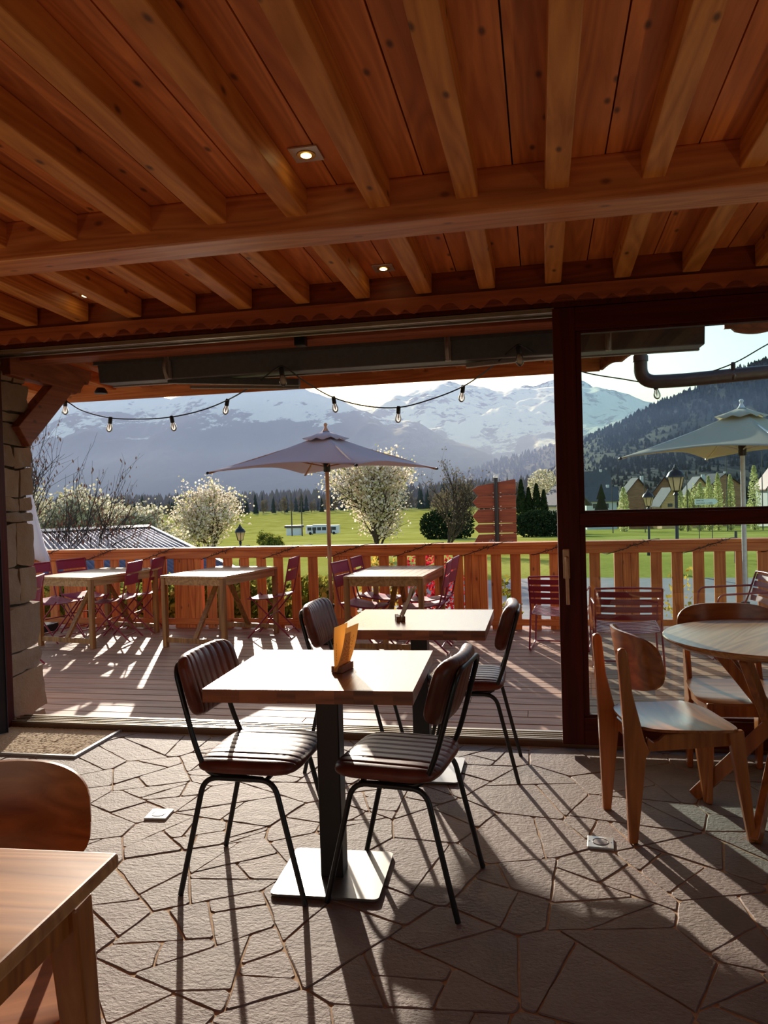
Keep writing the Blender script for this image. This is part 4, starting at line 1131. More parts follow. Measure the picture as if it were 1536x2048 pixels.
def mountain_mat(name, z0, z1, forest, rock, snow, nscale, steep=0.55, ramt=1.0, cap=2.0):
    b = NB(name); g = b.n('NewGeometry'); sp = b.n('SeparateXYZ', Vector=g.outputs['Position'])
    sn = b.n('SeparateXYZ', Vector=g.outputs['Normal'])
    mp = b.n('Mapping', Vector=g.outputs['Position'], Scale=(nscale, nscale * 0.6, nscale * 1.6)).outputs[0]
    n1 = b.n('TexNoise', Vector=mp, Scale=1.0, Detail=9.0, Roughness=0.68).outputs[0]
    n2 = b.n('TexNoise', Vector=mp, Scale=5.0, Detail=6.0, Roughness=0.7).outputs[0]
    hz = b.math('DIVIDE', b.math('SUBTRACT', sp.outputs['Z'], z0), z1 - z0)
    f = b.math('ADD', b.math('MINIMUM', hz, cap), b.math('MULTIPLY', b.math('SUBTRACT', n1, 0.5), 3.4))
    f = b.math('SUBTRACT', f, b.math('MULTIPLY', b.math('SUBTRACT', 1.0, sn.outputs['Z']), ramt))
    f = b.math('ADD', f, b.math('MULTIPLY', b.math('SUBTRACT', n2, 0.5), 1.2))
    sf = b.ramp(f, [(0.42, (0, 0, 0, 1)), (0.58, (1, 1, 1, 1))])
    low = b.ramp(b.math('ADD', hz, b.math('SUBTRACT', n1, 0.5)), [(-0.0, forest), (0.55, rock)])
    col = b.mix(sf, low, snow)
    return b.done(b.bsdf(col, 0.8, 0, None, 0.2))
MT['mleft'] = mountain_mat('near_mountain_slopes', 250, 470, S(62, 70, 60), S(96, 96, 100), S(235, 238, 245), 0.006, ramt=0.5)
MT['msnow'] = mountain_mat('snow_mountain_slopes', 60, 420, S(74, 80, 84), S(112, 112, 120), S(250, 251, 254), 0.0062, ramt=1.1, cap=0.80)
MT['hill'] = plain('wooded_hill_floor', S(46, 54, 42), 0.9, 0, 0.2, 0.3, 0.08)
range_mesh('mountain', [(-3971, 430), (-3326, 500), (-2720, 535), (-2346, 528), (-2095, 547), (-1798, 523), (-1614, 530), (-1407, 545), (-1204, 545), (-1105, 524), (-984, 468), (-865, 413), (-770, 381), (-652, 356), (-536, 319), (-400, 248), (-288, 198), (-199, 161), (-112, 90), (-4, -3), (60, -20)],
           3500, 1500, 900, -14, 'mleft', 230, 260, 40, seed=1.3)
range_mesh('snow_mountain', [(-2600, 520), (-2023, 737), (-1634, 802), (-1441, 857), (-1252, 884), (-1110, 954), (-924, 993), (-786, 1004), (-605, 975), (-405, 919), (-294, 908), (-117, 929), (123, 933), (402, 904), (591, 849), (779, 795), (902, 745), (1346, 530), (1935, 292)],
           7000, 4300, 1200, -14, 'msnow', 420, 300, 60, seed=4.1)
range_mesh('snow_mountain', [(-1400, 900), (-1016, 1103), (-665, 1142), (-434, 1187), (-205, 1243), (160, 1256), (518, 1218), (842, 1115), (1213, 983), (1700, 800)],
           9200, 1500, 1200, 0, 'msnow', 500, 160, 24, seed=7.7)
HR = [(-150, -13), (-60, 0), (-16, 14), (20, 34), (60, 72), (85, 90), (121, 103), (175, 131), (214, 145), (251, 159), (282, 175), (352, 196), (469, 222), (604, 228), (800, 240)]
range_mesh('wooded_hill', [(-420, -10), (-320, 40), (-223, 74), (-127, 108), (-31, 128), (38, 146), (140, 166), (300, 190), (600, 200)], 2500, 900, 700, -14, 'hill', 90, 90, 24, seed=6.2, rough=0.3)
rr = random.Random(18); m = MB()
MR = [(-420, -10), (-320, 40), (-223, 74), (-127, 108), (-31, 128), (38, 146), (140, 166), (300, 190), (600, 200)]
MT['conifer'] = leafy('conifer_needles', [S(30, 42, 30), S(44, 56, 36), S(36, 48, 40)], trans=0.15)
def conifer_mesh(m, x, y, z, h, r, n=6, rr=random):
    a0 = rr.uniform(0, 6)
    for k in range(3):
        zb = z + h * (0.08 + 0.27 * k); rb = r * (1 - 0.26 * k); zt = min(z + h, zb + h * 0.46)
        o = [(x + rb * (1 + 0.2 * math.sin(3 * i + k)) * math.cos(a0 + 2 * PI * i / n), y + rb * math.sin(a0 + 2 * PI * i / n), zb) for i in range(n)]
        m.add(o + [(x, y, zt)], [(i, (i + 1) % n, n) for i in range(n)] + [tuple(reversed(range(n)))])
for i in range(1500):
    x = rr.uniform(-400, 260); t = rr.random() ** 0.6; y = 1600 + 900 * t; z = -14 + (interp(MR, x) + 14) * t ** 1.15
    h = rr.uniform(9, 18); conifer_mesh(m, x * (0.72 + 0.28 * (y / 2500)), y, z - 2, h, h * rr.uniform(0.26, 0.42), 5, rr)
tag(m.build('forest', 'conifer', fix=False), 'hazy woodland on the low hill behind the signpost', 'forest', kind='stuff')
def hill_z(x, t): return -14 + (interp(HR, x) + 14) * t ** 1.15
range_mesh('wooded_hill', HR, 1300, 700, 500, -14, 'hill', 60, 120, 24, seed=2.2, rough=0.25)
MT['barewood'] = leafy('bare_twigs', [S(104, 92, 78), S(124, 110, 88), S(112, 106, 76)], trans=0.3)
rr = random.Random(8); m = MB()
for i in range(6500):
    x = rr.uniform(-60, 640); t = 0.03 + 0.97 * rr.random() ** 0.8
    if rr.random() < 0.12: t = rr.uniform(0.96, 1.0)
    y = 600 + 700 * t; z = hill_z(x, t); X = x * (0.72 + 0.28 * (y / 1300))
    h = rr.uniform(5, 11); conifer_mesh(m, X, y, z - 1, h, h * rr.uniform(0.24, 0.42), 5, rr)
tag(m.build('forest', 'conifer', fix=False), 'dense woodland covering the steep hill at the right', 'forest', kind='stuff')
m = MB(); conifer_mesh(m, 0, 0, 0, 20, 3.6, 8, random.Random(1)); pc = m.build('conifer', 'conifer', fix=False)
tag(pc, '', 'tree', 'dark conifers along the far forest edge'); n = 0
m = MB(); rr = random.Random(4)
for i in range(520):
    a = rr.uniform(0, 2 * PI); u = rr.uniform(-1, 1); q = rr.random() ** 0.4; s = math.sqrt(1 - u * u) * q
    p = V((5.5 * s * math.cos(a), 5.5 * s * math.sin(a), 9.5 + 7 * u * q)); k = rr.uniform(0.4, 1.0); d1 = V((rr.gauss(0, 1), rr.gauss(0, 1), rr.gauss(0, 1))).normalized() * k; d2 = d1.orthogonal().normalized() * k
    m.add([p - d1, p + d2, p + d1, p - d2], [(0, 1, 2, 3)])
pb = m.build('leafless_tree', 'barewood', fix=False); tag(pb, '', 'tree', 'leafless trees along the far forest edge'); m = MB().tube([(0, 0, 0), (0, 0, 9)], [0.4, 0.2], 5); m.build('trunk', 'barewood', pb)
rr = random.Random(77); nb_ = 0
for i in range(210):
    row = i % 3; x = -560 + 600 * (i // 3) / 69 + rr.uniform(-2.5, 2.5); y = 690 + 45 * row + rr.uniform(-8, 8) + (0 if x > -330 else -60)
    sc_ = rr.uniform(0.85, 1.35) * (0.8 + 0.45 * max(0, (x + 200) / 240))
    if rr.random() < 0.5:
        o = pc if n == 0 else copy_tree(pc); n += 1; o['label'] = 'dark conifer in the far forest edge across the meadow'; k_ = rr.uniform(0.75, 0.95)
    else:
        o = pb if nb_ == 0 else copy_tree(pb); nb_ += 1; o['label'] = 'leafless brown tree in the far forest edge across the meadow'; k_ = rr.uniform(0.42, 0.55)
    o.location = (x, y, gz(x, y) - 0.5); o.scale = (sc_ * k_, sc_ * k_, sc_ * rr.uniform(0.8, 1.15)); o.rotation_euler = (0, 0, rr.uniform(0, 6))
rr = random.Random(31); m = MB()
for i in range(1500):
    x = rr.uniform(-800, 60); y = rr.uniform(860, 1080); h = rr.uniform(18, 34) * (0.85 + 0.3 * max(0, (x + 200) / 240))
    conifer_mesh(m, x, y, gz(x, y) - 1, h, h * rr.uniform(0.18, 0.34), 5, rr)
tag(m.build('forest', 'barewood', fix=False), 'brown woodland closing the meadow below the mountains', 'forest', kind='stuff')

# trees with real branches
def grow(m, p, d, L, r, lvl, tips, rr, spread, up, kids_, sides):
    pts = [p]; q = p; dd = d
    N = 4
    for i in range(N):
        dd = (dd + V((rr.gauss(0, 0.10), rr.gauss(0, 0.10), rr.gauss(0, 0.06) + up * 0.06))).normalized(); q = q + dd * (L / N); pts.append(q)
    m.tube(pts, [r * (1 - 0.5 * i / N) for i in range(N + 1)], sides[min(lvl, len(sides) - 1)])
    if lvl >= len(kids_): tips.append((pts, dd)); return
    tips_local = []
    k = kids_[lvl]
    for c in range(k):
        t = (0.06 if lvl == 0 else 0.25) + (0.9 if lvl == 0 else 0.75) * (c + rr.random() * 0.6) / k; t = min(t, 1.0); i = min(N - 1, int(t * N)); f = t * N - i
        b = pts[i] * (1 - f) + pts[i + 1] * f
        a = rr.uniform(0, 2 * PI); o = dd.orthogonal().normalized(); o2 = dd.cross(o)
        s = spread * rr.uniform(0.7, 1.25); nd = (dd * math.cos(s) + (o * math.cos(a) + o2 * math.sin(a)) * math.sin(s) + V((0, 0, up * 0.25))).normalized()
        grow(m, b, nd, L * rr.uniform(0.5, 0.75) * ((1.15 - 0.55 * t) if lvl == 0 else 1), r * 0.58 * (1 - 0.35 * t), lvl + 1, tips, rr, spread, up, kids_, sides)
def leaves(tips, per, size, rr, jitter, m=None, hang=0.0):
    m = m or MB()
    for pts, dd in tips:
        for i in range(per):
            a = rr.randrange(len(pts) - 1); f = rr.random(); p = pts[a] * (1 - f) + pts[a + 1] * f + V((rr.gauss(0, jitter), rr.gauss(0, jitter), rr.gauss(0, jitter) - hang))
            s = size * rr.uniform(0.6, 1.3); d1 = V((rr.gauss(0, 1), rr.gauss(0, 1), rr.gauss(0, 1))).normalized(); d2 = d1.orthogonal().normalized() * s; d1 = d1 * s
            if hang: d1 = V((rr.gauss(0, 0.15), rr.gauss(0, 0.15), -1)) * s; d2 = V((1, rr.gauss(0, .3), 0)) * s * 0.32
            m.add([p - d1, p + d2, p + d1, p - d2], [(0, 1, 2, 3)])
    return m
MT['bark'] = plain('dark_bark', S(72, 62, 54), 0.9, 0, 0.2, 0.25, 12)
MT['blossom'] = leafy('white_blossom', [S(236, 218, 200), S(246, 236, 224), S(222, 200, 176), S(190, 190, 120), S(244, 228, 214)], trans=0.5)
MT['paleleaf'] = leafy('pale_spring_leaves', [S(176, 172, 130), S(214, 208, 180), S(150, 146, 104), S(226, 220, 204), S(130, 124, 92)], trans=0.5)
MT['poplarleaf'] = leafy('poplar_leaves', [S(190, 190, 122), S(210, 208, 146), S(164, 166, 104), S(218, 216, 164)], trans=0.5)
MT['catkin'] = leafy('brown_seed_clusters', [S(84, 56, 46), S(100, 68, 54), S(72, 52, 44)], trans=0.3)
MT['hedge'] = leafy('hedge_leaves', [S(70, 84, 34), S(120, 132, 52), S(160, 156, 70), S(54, 66, 30), S(196, 186, 96)], trans=0.45)
MT['darkhedge'] = leafy('evergreen_hedge', [S(30, 42, 28), S(44, 58, 34), S(56, 66, 40)], trans=0.15)
MT['redshrub'] = leafy('red_shrub_leaves', [S(176, 36, 54), S(206, 60, 76), S(150, 30, 44), S(216, 96, 84)], trans=0.5)
MT['yellowshrub'] = leafy('yellow_shrub_leaves', [S(196, 160, 64), S(214, 190, 90), S(150, 136, 60), S(120, 120, 50)], trans=0.5)
def tree(name, lab, x, y, h, spread, up, kids_, leafmat, per, size, jitter, seed, lean=(0, 0), stems=1, hang=0, r=None, trunk=0.42, z=None, leafname='blossom', cat='tree', group=None, dirs=None):
    rr = random.Random(seed); t = thing(name, lab, cat, (x, y, gz(x, y) if z is None else z), 0, group)
    m = MB(); tips = []; r = r or h * 0.018
    for s in range(stems):
        a = rr.uniform(0, 2 * PI); d = V((lean[0] + (0.25 * math.cos(a) if stems > 1 else 0), lean[1] + (0.25 * math.sin(a) if stems > 1 else 0), 1)).normalized()
        if dirs: d = V(dirs[s]).normalized()
        grow(m, V((0, 0, -0.2)), d, h * trunk, r / (1 if stems == 1 else 1.5), 0, tips, rr, spread, up, kids_, (7, 5, 4, 3, 3))
    m.build('branches', 'bark', t, smooth=60, fix=False)
    if per: o = leaves(tips, per, size, rr, jitter, None, hang).build(leafname, leafmat, t, fix=False); o['kind'] = 'stuff'
    return t
tree('flowering_tree', 'young tree in pale blossom on the meadow behind the middle terrace table', -17.85, 40, 5.3, 0.85, 0.42, (16, 7, 5), 'blossom', 11, 0.06, 0.16, 5, trunk=0.62)
tree('flowering_tree', 'big tree in pale blossom right behind the grey parasol', -8.1, 38, 6.9, 0.66, 0.5, (18, 8, 5), 'blossom', 15, 0.06, 0.15, 12, trunk=0.56)
tree('leafless_tree', 'slender leafless tree on the meadow left of the wooden signpost', -5.55, 45, 5.9, 0.5, 0.6, (12, 7, 4), 'barewood', 4, 0.05, 0.1, 23, trunk=0.6, leafname='buds')
tree('ash_tree', 'bare tree with hanging brown seed clusters leaning in from behind the stone pillar', -11.2, 14.0, 5.4, 0.55, 0.5, (9, 6, 4), 'catkin', 2, 0.045, 0.07, 31, lean=(0.12, 0), hang=0.04, leafname='seed_clusters', stems=3, dirs=((0.25, 0, 1), (0.7, 0.1, 0.9), (1.0, -0.1, 0.55)), trunk=0.62, r=0.085)
for i, (x, y, h, s) in enumerate(((-19.3, 26, 6.2, 41), (-17.3, 26.5, 5.8, 42), (-15.9, 28, 4.6, 43), (-18.9, 33, 5.4, 44))):
    tree('spring_tree', ('tallest spring-green tree beside the stone pillar, behind the seed-hung branches', 'bushy spring-green tree above the ridge of the metal roof', 'small spring-green tree at the right end of the row above the metal roof', 'light spring-green tree set farther back than its row above the metal roof')[i], x, y, h, 0.65, 0.45, (11, 7, 4), 'paleleaf', 13, 0.055, 0.15, s, stems=2, leafname='foliage')
for i, (x, y, h, s) in enumerate(((-22.4, 60, 2.7, 51), (-20.9, 58, 2.2, 52))):
    tree('bush', ('rounded twiggy bush right of the left-hand street lantern', 'smaller twiggy bush beside the rounded one, nearer the bus')[i], x, y, h, 0.7, 0.35, (8, 6, 4), 'hedge', 5, 0.07, 0.1, s, stems=3, leafname='foliage', cat='bush')

def leaf_cloud(name, lab, cat, boxes, mat, n, size, seed, kind='stuff', group=None):
    rr = random.Random(seed); m = MB(); tot = sum((b[1] - b[0]) * (b[3] - b[2]) * (b[5] - b[4]) for b in boxes)
    for b in boxes:
        k = int(n * (b[1] - b[0]) * (b[3] - b[2]) * (b[5] - b[4]) / tot)
        cx, cy, cz_ = (b[0] + b[1]) / 2, (b[2] + b[3]) / 2, (b[4] + b[5]) / 2
        for i in range(k):
            while True:
                u, v, w = rr.uniform(-1, 1), rr.uniform(-1, 1), rr.uniform(-1, 1)
                if abs(u) ** 3 + abs(v) ** 3 + abs(w) ** 3 <= 1: break
            p = V((cx + u * (b[1] - b[0]) / 2, cy + v * (b[3] - b[2]) / 2, cz_ + w * (b[5] - b[4]) / 2))
            p.z += 0.25 * size * 8 * noise.noise(p * (0.25 / size) * 0.3)
            s = size * rr.uniform(0.6, 1.35); d1 = V((rr.gauss(0, 1), rr.gauss(0, 1), rr.gauss(0, 1))).normalized(); d2 = d1.orthogonal().normalized() * s * 0.7; d1 = d1 * s
            m.add([p - d1, p + d2, p + d1, p - d2], [(0, 1, 2, 3)])
    o = m.build(name, mat, fix=False); tag(o, lab, cat, group, kind); return o
leaf_cloud('hedge', 'sunlit leafy hedge glimpsed between the railing slats behind the middle terrace table', 'hedge', [(-6.9, -5.6, 9.0, 10.2, -1.2, 0.42), (-5.9, -3.2, 9.0, 10.3, -1.2, 0.45), (-3.5, -2.36, 9.0, 10.2, -1.2, 0.38)], 'hedge', 22000, 0.05, 61, None)
leaf_cloud('red_shrub', 'red-leaved shrub glowing between the slats behind the right-hand terrace table', 'shrub', [(-1.83, -0.95, 9.3, 10.2, -1.5, 0.72)], 'redshrub', 2600, 0.03, 62, None)
leaf_cloud('yellow_shrub', 'yellow-leaved shrub left of the red one behind the railing', 'shrub', [(-2.34, -1.84, 9.3, 10.2, -1.5, 0.74)], 'yellowshrub', 1700, 0.03, 63, None)
leaf_cloud('green_shrub', 'green shrub between the slats below the wooden signpost', 'shrub', [(-0.62, -0.25, 9.2, 9.7, -1.5, 0.42)], 'hedge', 700, 0.035, 64, None)
leaf_cloud('small_shrub', 'thin flowering shrub seen through the glass beside the sand parasol pole', 'shrub', [(1.35, 1.9, 9.4, 9.9, -1.5, 0.45)], 'yellowshrub', 500, 0.028, 65, None)
leaf_cloud('hedge', 'long dark evergreen hedge across the meadow left of the wooden signpost', 'hedge', [(-17.2, -9.4, 108, 111, -5.3, -0.8)], 'darkhedge', 3500, 0.2, 66, None)
leaf_cloud('hedge', 'dark evergreen hedge across the meadow right of the wooden signpost', 'hedge', [(-4.0, 5.0, 108, 111, -5.3, -1.1)], 'darkhedge', 3500, 0.2, 67, None)
leaf_cloud('bush', 'brownish bush rising behind the dark hedge left of the signpost', 'bush', [(-16.5, -11.5, 114, 117, -5.3, 1.7)], 'barewood', 1500, 0.2, 68, None)
leaf_cloud('bush', 'light green treetop rising over the dark firs right of the signpost', 'bush', [(-2.5, 3.2, 150, 154, -1.0, 5.6)], 'paleleaf', 1500, 0.22, 69, None)
for i, (x, h, r) in enumerate(((-3.0, 8.6, 1.5), (-1.9, 7.4, 1.4), (-0.7, 8.0, 1.6), (0.4, 7.0, 1.3))):
    m = MB(); rr = random.Random(90 + i)
    for k in range(900):
        t = rr.random() ** 0.7; a = rr.uniform(0, 2 * PI); q = r * (1 - t) ** 0.7 * rr.uniform(0.6, 1.05); p = V((q * math.cos(a), q * math.sin(a), h * t)); s = rr.uniform(0.12, 0.26); d1 = V((math.cos(a) * .5, math.sin(a) * .5, 0.8)).normalized() * s; d2 = V((-math.sin(a), math.cos(a), 0)) * s
        m.add([p - d1, p + d2, p + d1, p - d2], [(0, 1, 2, 3)])
    m.tube([(0, 0, -1), (0, 0, h * 0.9)], [0.15, 0.03], 5)
    o = m.build('thuja', 'darkhedge', fix=False); o.location = (x, 120, gz(x, 120)); tag(o, ('tallest dark conifer behind the signpost boards', 'second dark conifer right of the signpost', 'broad dark conifer two right of the signpost', 'shortest dark conifer right of the signpost, by the small grey roof')[i], 'tree')
PX = [(15.1, 1.7), (25.3, 1.3), (26.8, 0.9), (28.6, 2.2), (30.3, 3.3), (32.1, 3.9), (33.8, 3.5), (38.1, 5.0)]
for i, (x, zt) in enumerate(PX):
    y = 150 + (i % 3); h = zt - gz(x, y); rr = random.Random(120 + i); m = MB(); r = 1.05 if i not in (0, 7) else 1.35
    for k in range(1500):
        t = rr.random(); a = rr.uniform(0, 2 * PI); q = r * (math.sin(PI * min(0.98, (0.10 + 0.88 * t))) ** 0.6) * (1 - 0.35 * t) * rr.random() ** 0.4; p = V((q * math.cos(a), q * math.sin(a), h * (0.01 + 0.99 * t))); s = rr.uniform(0.08, 0.17); d1 = V((rr.gauss(0, 1), rr.gauss(0, 1), rr.gauss(0, 1))).normalized() * s; d2 = d1.orthogonal().normalized() * s
        m.add([p - d1, p + d2, p + d1, p - d2], [(0, 1, 2, 3)])
    t = thing('poplar', ('light green poplar by the white house at the left of the village', 'low light green poplar first in the village row, right of the big lantern', 'second light green poplar in the village row, right of the big lantern', 'third light green poplar in the village row', 'fourth light green poplar in the village row', 'tallest light green poplar in the village row', 'last light green poplar of the village row, before the sand parasol pole', 'broad light green poplar just right of the sand parasol pole')[i], 'tree', (x, y, gz(x, y)))
    o = m.build('foliage', 'poplarleaf', t, fix=False); o['kind'] = 'stuff'; m = MB().tube([(0, 0, -0.5), (0, 0, h * 0.8)], [0.14, 0.03], 5); m.build('trunk', 'bark', t)
tree('spreading_tree', 'large spreading tree with thin green leaves behind the village poplars', 39.5, 200, 17.5, 0.7, 0.3, (9, 6, 4), 'poplarleaf', 5, 0.3, 0.5, 71, leafname='foliage', z=-8.9)
m = MB(); conifer_mesh(m, 0, 0, 0, 9.5, 2.0, 9, random.Random(3)); o = m.build('fir_tree', 'conifer', fix=False); o.location = (13.2, 178, -6.6); tag(o, 'dark fir tree against the left edge of the upper glass pane', 'tree')

# rocks along the terrace
rr = random.Random(55); MT['rock'] = plain('dark_rock', S(104, 98, 96), 0.9, 0, 0.3, 0.3, 7, 0.6)
RK = [(-1.15, 10.1, 0.28, 'rounded rock under the red shrub behind the railing'), (-0.55, 10.3, 0.30, 'dark rock behind the railing, below the signpost'), (0.12, 10.4, 0.36, 'big dark rock behind the railing, left of the door stile'), (0.82, 10.5, 0.33, 'dark rock behind the railing, hidden mostly by the door stile')]
for x, y, r, lab in RK:
    bm = bmesh.new(); bmesh.ops.create_icosphere(bm, subdivisions=3, radius=1.0)
    for v in bm.verts: k = 1 + 0.35 * noise.noise(v.co * 1.3 + V((x * 3, 0, 0))) + 0.12 * noise.noise(v.co * 4); v.co = V((v.co.x * r * k, v.co.y * r * 0.8 * k, v.co.z * 0.72 * k))
    me = bpy.data.meshes.new('rock'); bm.to_mesh(me); bm.free(); me.materials.append(MT['rock']); o = bpy.data.objects.new('rock', me); COL.objects.link(o); o.location = (x, y, -1.08); tag(o, lab, 'rock')

# corrugated metal roof of the shed below
MT['corr'] = plain('corrugated_steel', S(104, 98, 112), 0.6, 0.0, 0.5, 0.12, 3)
sh = thing('shed', 'low shed with a corrugated metal roof beyond the left end of the railing', 'shed', (-8.7, 16.0, 0), math.atan2(-0.655, -0.756))
# local x: along the ridge to the left, local y: down the slope toward us
m = MB(); vs = []; fs = []; NX = 420; Lr = 4.1; Ls = 5.95
for i in range(NX + 1):
    x = Lr * i / NX; c = 0.016 * math.cos(2 * PI * x / 0.09)
    for s in (0, 1): vs.append((x, Ls * s, 0.85 - 0.55 * s + c)); 
for i in range(NX): o = 2 * i; fs.append((o, o + 1, o + 3, o + 2))
m.add(vs, fs); o = m.build('roof_sheet', 'corr', sh, smooth=80); md = o.modifiers.new('Solidify', 'SOLIDIFY'); md.thickness = 0.004
m = MB().add([(a, -b, c) for a, b, c in vs], fs); o = m.build('roof_sheet', 'corr', sh, smooth=80); md = o.modifiers.new('Solidify', 'SOLIDIFY'); md.thickness = 0.004
m = MB().prism([(0, -0.2, 0.86), (0, 0, 0.905), (0, 0.2, 0.86), (0, 0.2, 0.875), (0, 0, 0.92), (0, -0.2, 0.875)], (Lr, 0, 0)); m.build('ridge_cap', 'awnlite', sh)
m = MB().bar((0.0, 0, 0.84), (0.0, Ls, 0.29), 0.06, 0.10); m.bar((0, 0, 0.84), (0, -Ls, 0.29), 0.06, 0.1); m.build('verge_trim', 'awnlite', sh)
MT['shedwall'] = wood('shed_boards', S(70, 52, 40), S(104, 80, 60), 'Z', 0.8, 0, 0.2)
m = MB().prism([(0.3, -Ls + 0.5, -1.6), (0.3, Ls - 0.5, -1.6), (0.3, Ls - 0.5, 0.28), (0.3, 0, 0.78), (0.3, -Ls + 0.5, 0.28)], (Lr - 0.6, 0, 0)); m.build('wall', 'shedwall', sh)

# wooden direction signs
sp_ = thing('signpost', 'dark steel signpost carrying five wooden arrow boards', 'signpost', (-0.765, 13.5, -1.5))
m = MB().tube([(0, 0, 0), (0, 0, 3.17)], 0.036, 14); m.build('post', 'black', sp_, smooth=50); m = MB().lathe([(0.044, 3.16), (0.044, 3.19), (0.03, 3.2)], 14); m.build('cap', 'steel', sp_, smooth=40)
for i, (a, b, c, d, e, tip) in enumerate(((2.87, 3.13, 2.855, 3.03, 2.96, -0.415), (2.635, 2.86, 2.635, 2.85, 2.75, -0.42), (2.37, 2.625, 2.375, 2.615, 2.50, -0.425), (2.20, 2.365, 2.205, 2.355, 2.285, -0.40), (1.97, 2.19, 1.965, 2.175, 1.98, -0.44))):
    m = MB().prism([(0.335, 0.045, a + 0.012), (0.335, 0.045, b - 0.012), (0.32, 0.045, b), (-0.325, 0.045, d), (tip, 0.045, e), (-0.325, 0.045, c), (0.32, 0.045, a)], (0, 0.03, 0)); bd = m.build('arrow_board', 'signwood', sp_, bevel=0.004)
    m = MB()
    for z in (a + 0.03, b - 0.03): m.box(0.06, 0.085, 0.036, 0.045, z - 0.006, z + 0.006); m.box(-0.06, -0.045, 0.036, 0.045, z - 0.006, z + 0.006)
    m.build('bolt', 'steel', bd)
    if i == 4:
        m = MB()
        for x, z0, z1, w in ((-0.27, 2.045, 2.055, 0.008), (-0.16, 2.035, 2.06, 0.006), (-0.14, 2.03, 2.085, 0.006), (-0.12, 2.035, 2.062, 0.006), (-0.10, 2.03, 2.09, 0.006), (-0.085, 2.03, 2.088, 0.006), (-0.065, 2.035, 2.06, 0.009), (-0.045, 2.05, 2.075, 0.006)): m.add([(x, 0.043, z0), (x + w, 0.043, z0), (x + w + 0.012, 0.043, z1), (x + 0.012, 0.043, z1), (x, 0.0445, z0), (x + w, 0.0445, z0), (x + w + 0.012, 0.0445, z1), (x + 0.012, 0.0445, z1)], [(0, 1, 2, 3), (7, 6, 5, 4), (0, 4, 5, 1), (1, 5, 6, 2), (2, 6, 7, 3), (3, 7, 4, 0)])
        m.build('lettering', 'metalwhite', bd)
# street lanterns
MT['frost'] = leafy('frosted_lantern_glass', [S(236, 226, 206), S(238, 228, 208)], trans=0.85)
def lantern(lab, x, y, ztop, s):
    z0 = gz(x, y); H = (ztop - z0) / s; t = thing('street_lantern', lab, 'street lamp', (x, y, z0), 0, 'old-fashioned street lanterns'); t.scale = (s, s, s)
    m = MB().lathe([(0.11, 0), (0.1, 0.5), (0.055, 0.6), (0.05, H - 0.95), (0.08, H - 0.93), (0.05, H - 0.86), (0.12, H - 0.8)], 12); m.build('pole', 'black', t, smooth=40)
    m = MB().lathe([(0.13, H - 0.8), (0.235, H - 0.40), (0.235, H - 0.39), (0.12, H - 0.8)], 6); m.build('lantern_glass', 'frost', t)
    m = MB()
    for k in range(6):
        a = PI / 3 * k; m.tube([(0.135 * math.cos(a), 0.135 * math.sin(a), H - 0.8), (0.24 * math.cos(a), 0.24 * math.sin(a), H - 0.39)], 0.013, 5)
    m.lathe([(0.27, H - 0.40), (0.27, H - 0.37), (0.20, H - 0.24), (0.10, H - 0.17), (0.10, H - 0.12), (0.05, H - 0.09), (0.04, H - 0.02), (0.01, H)], 12); m.build('hood', 'black', t, smooth=40)
lantern('black street lantern left of the twiggy bush on the meadow', -12.26, 30, 0.42, 0.85)
lantern('taller black street lantern seen through the upper glass pane', 4.40, 27, 2.18, 1.1)
lantern('smaller black street lantern left of the taller one, seen through the upper glass pane', 5.20, 40, 1.37, 1.05)
def pole(name, lab, x, y, zt, r=0.06, grp=None):
    m = MB().tube([(0, 0, 0), (0, 0, zt - gz(x, y))], [r, r * 0.7], 8); o = m.build(name, 'pipe', smooth=50); o.location = (x, y, gz(x, y)); tag(o, lab, 'pole', grp)
pole('floodlight_mast', 'thin mast on the meadow, left of a pair behind the bus', -76.7, 230, 3.4, 0.22); pole('floodlight_mast', 'thin mast on the meadow, right of a pair behind the bus', -73.4, 230, 3.3, 0.22)
for i, (px, zt) in enumerate(((17.6, 4.0), (24.6, 4.2), (31.0, 6.5), (33.9, 7.0), (36.6, 7.2), (12.2, 3.0))):
    pole('utility_pole', ('thin dark pole in front of the village chalets', 'thin dark pole before the village row of poplars, by the pale gable', 'thin dark pole among the last poplars of the village row', 'thin dark pole just left of the sand parasol pole', 'thin dark pole just right of the sand parasol pole', 'thin dark pole by the light green poplar at the left of the village')[i], px, 140, zt, 0.09)
pole('bollard', 'short dark post on the grass seen below the middle door rail', 7.15, 31, -0.30, 0.07)
# white road sign
ss = thing('road_sign', 'white arrow-shaped road sign in front of the village poplars', 'sign', (11.75, 60, gz(11.75, 60)))
m = MB().prism([(-0.68, 0, 2.85), (0.72, 0, 2.85), (0.95, 0, 3.06), (0.72, 0, 3.27), (-0.68, 0, 3.27)], (0, 0.05, 0)); m.build('panel', 'metalwhite', ss)
m = MB(); rr = random.Random(2)
def word(txt, x, z, h):
    cu = bpy.data.curves.new('t', 'FONT'); cu.body = txt; cu.size = h * 1.4; cu.extrude = 0.002; ob = bpy.data.objects.new('t', cu); COL.objects.link(ob)
    dg = bpy.context.evaluated_depsgraph_get(); me = bpy.data.meshes.new_from_object(ob.evaluated_get(dg)); vs = [(x + v.co.x, -0.004 + v.co.z, z + v.co.y) for v in me.vertices]; fs = [tuple(p.vertices) for p in me.polygons]
    bpy.data.objects.remove(ob); bpy.data.curves.remove(cu); return vs, fs
for txt, x, z in (('SIMATAC', -0.60, 3.10), ('SAMOENS 1 (1500)', -0.60, 2.91)):
    vs, fs = word(txt, x, z, 0.10); m.add(vs, fs)
m.build('lettering', 'black', ss)
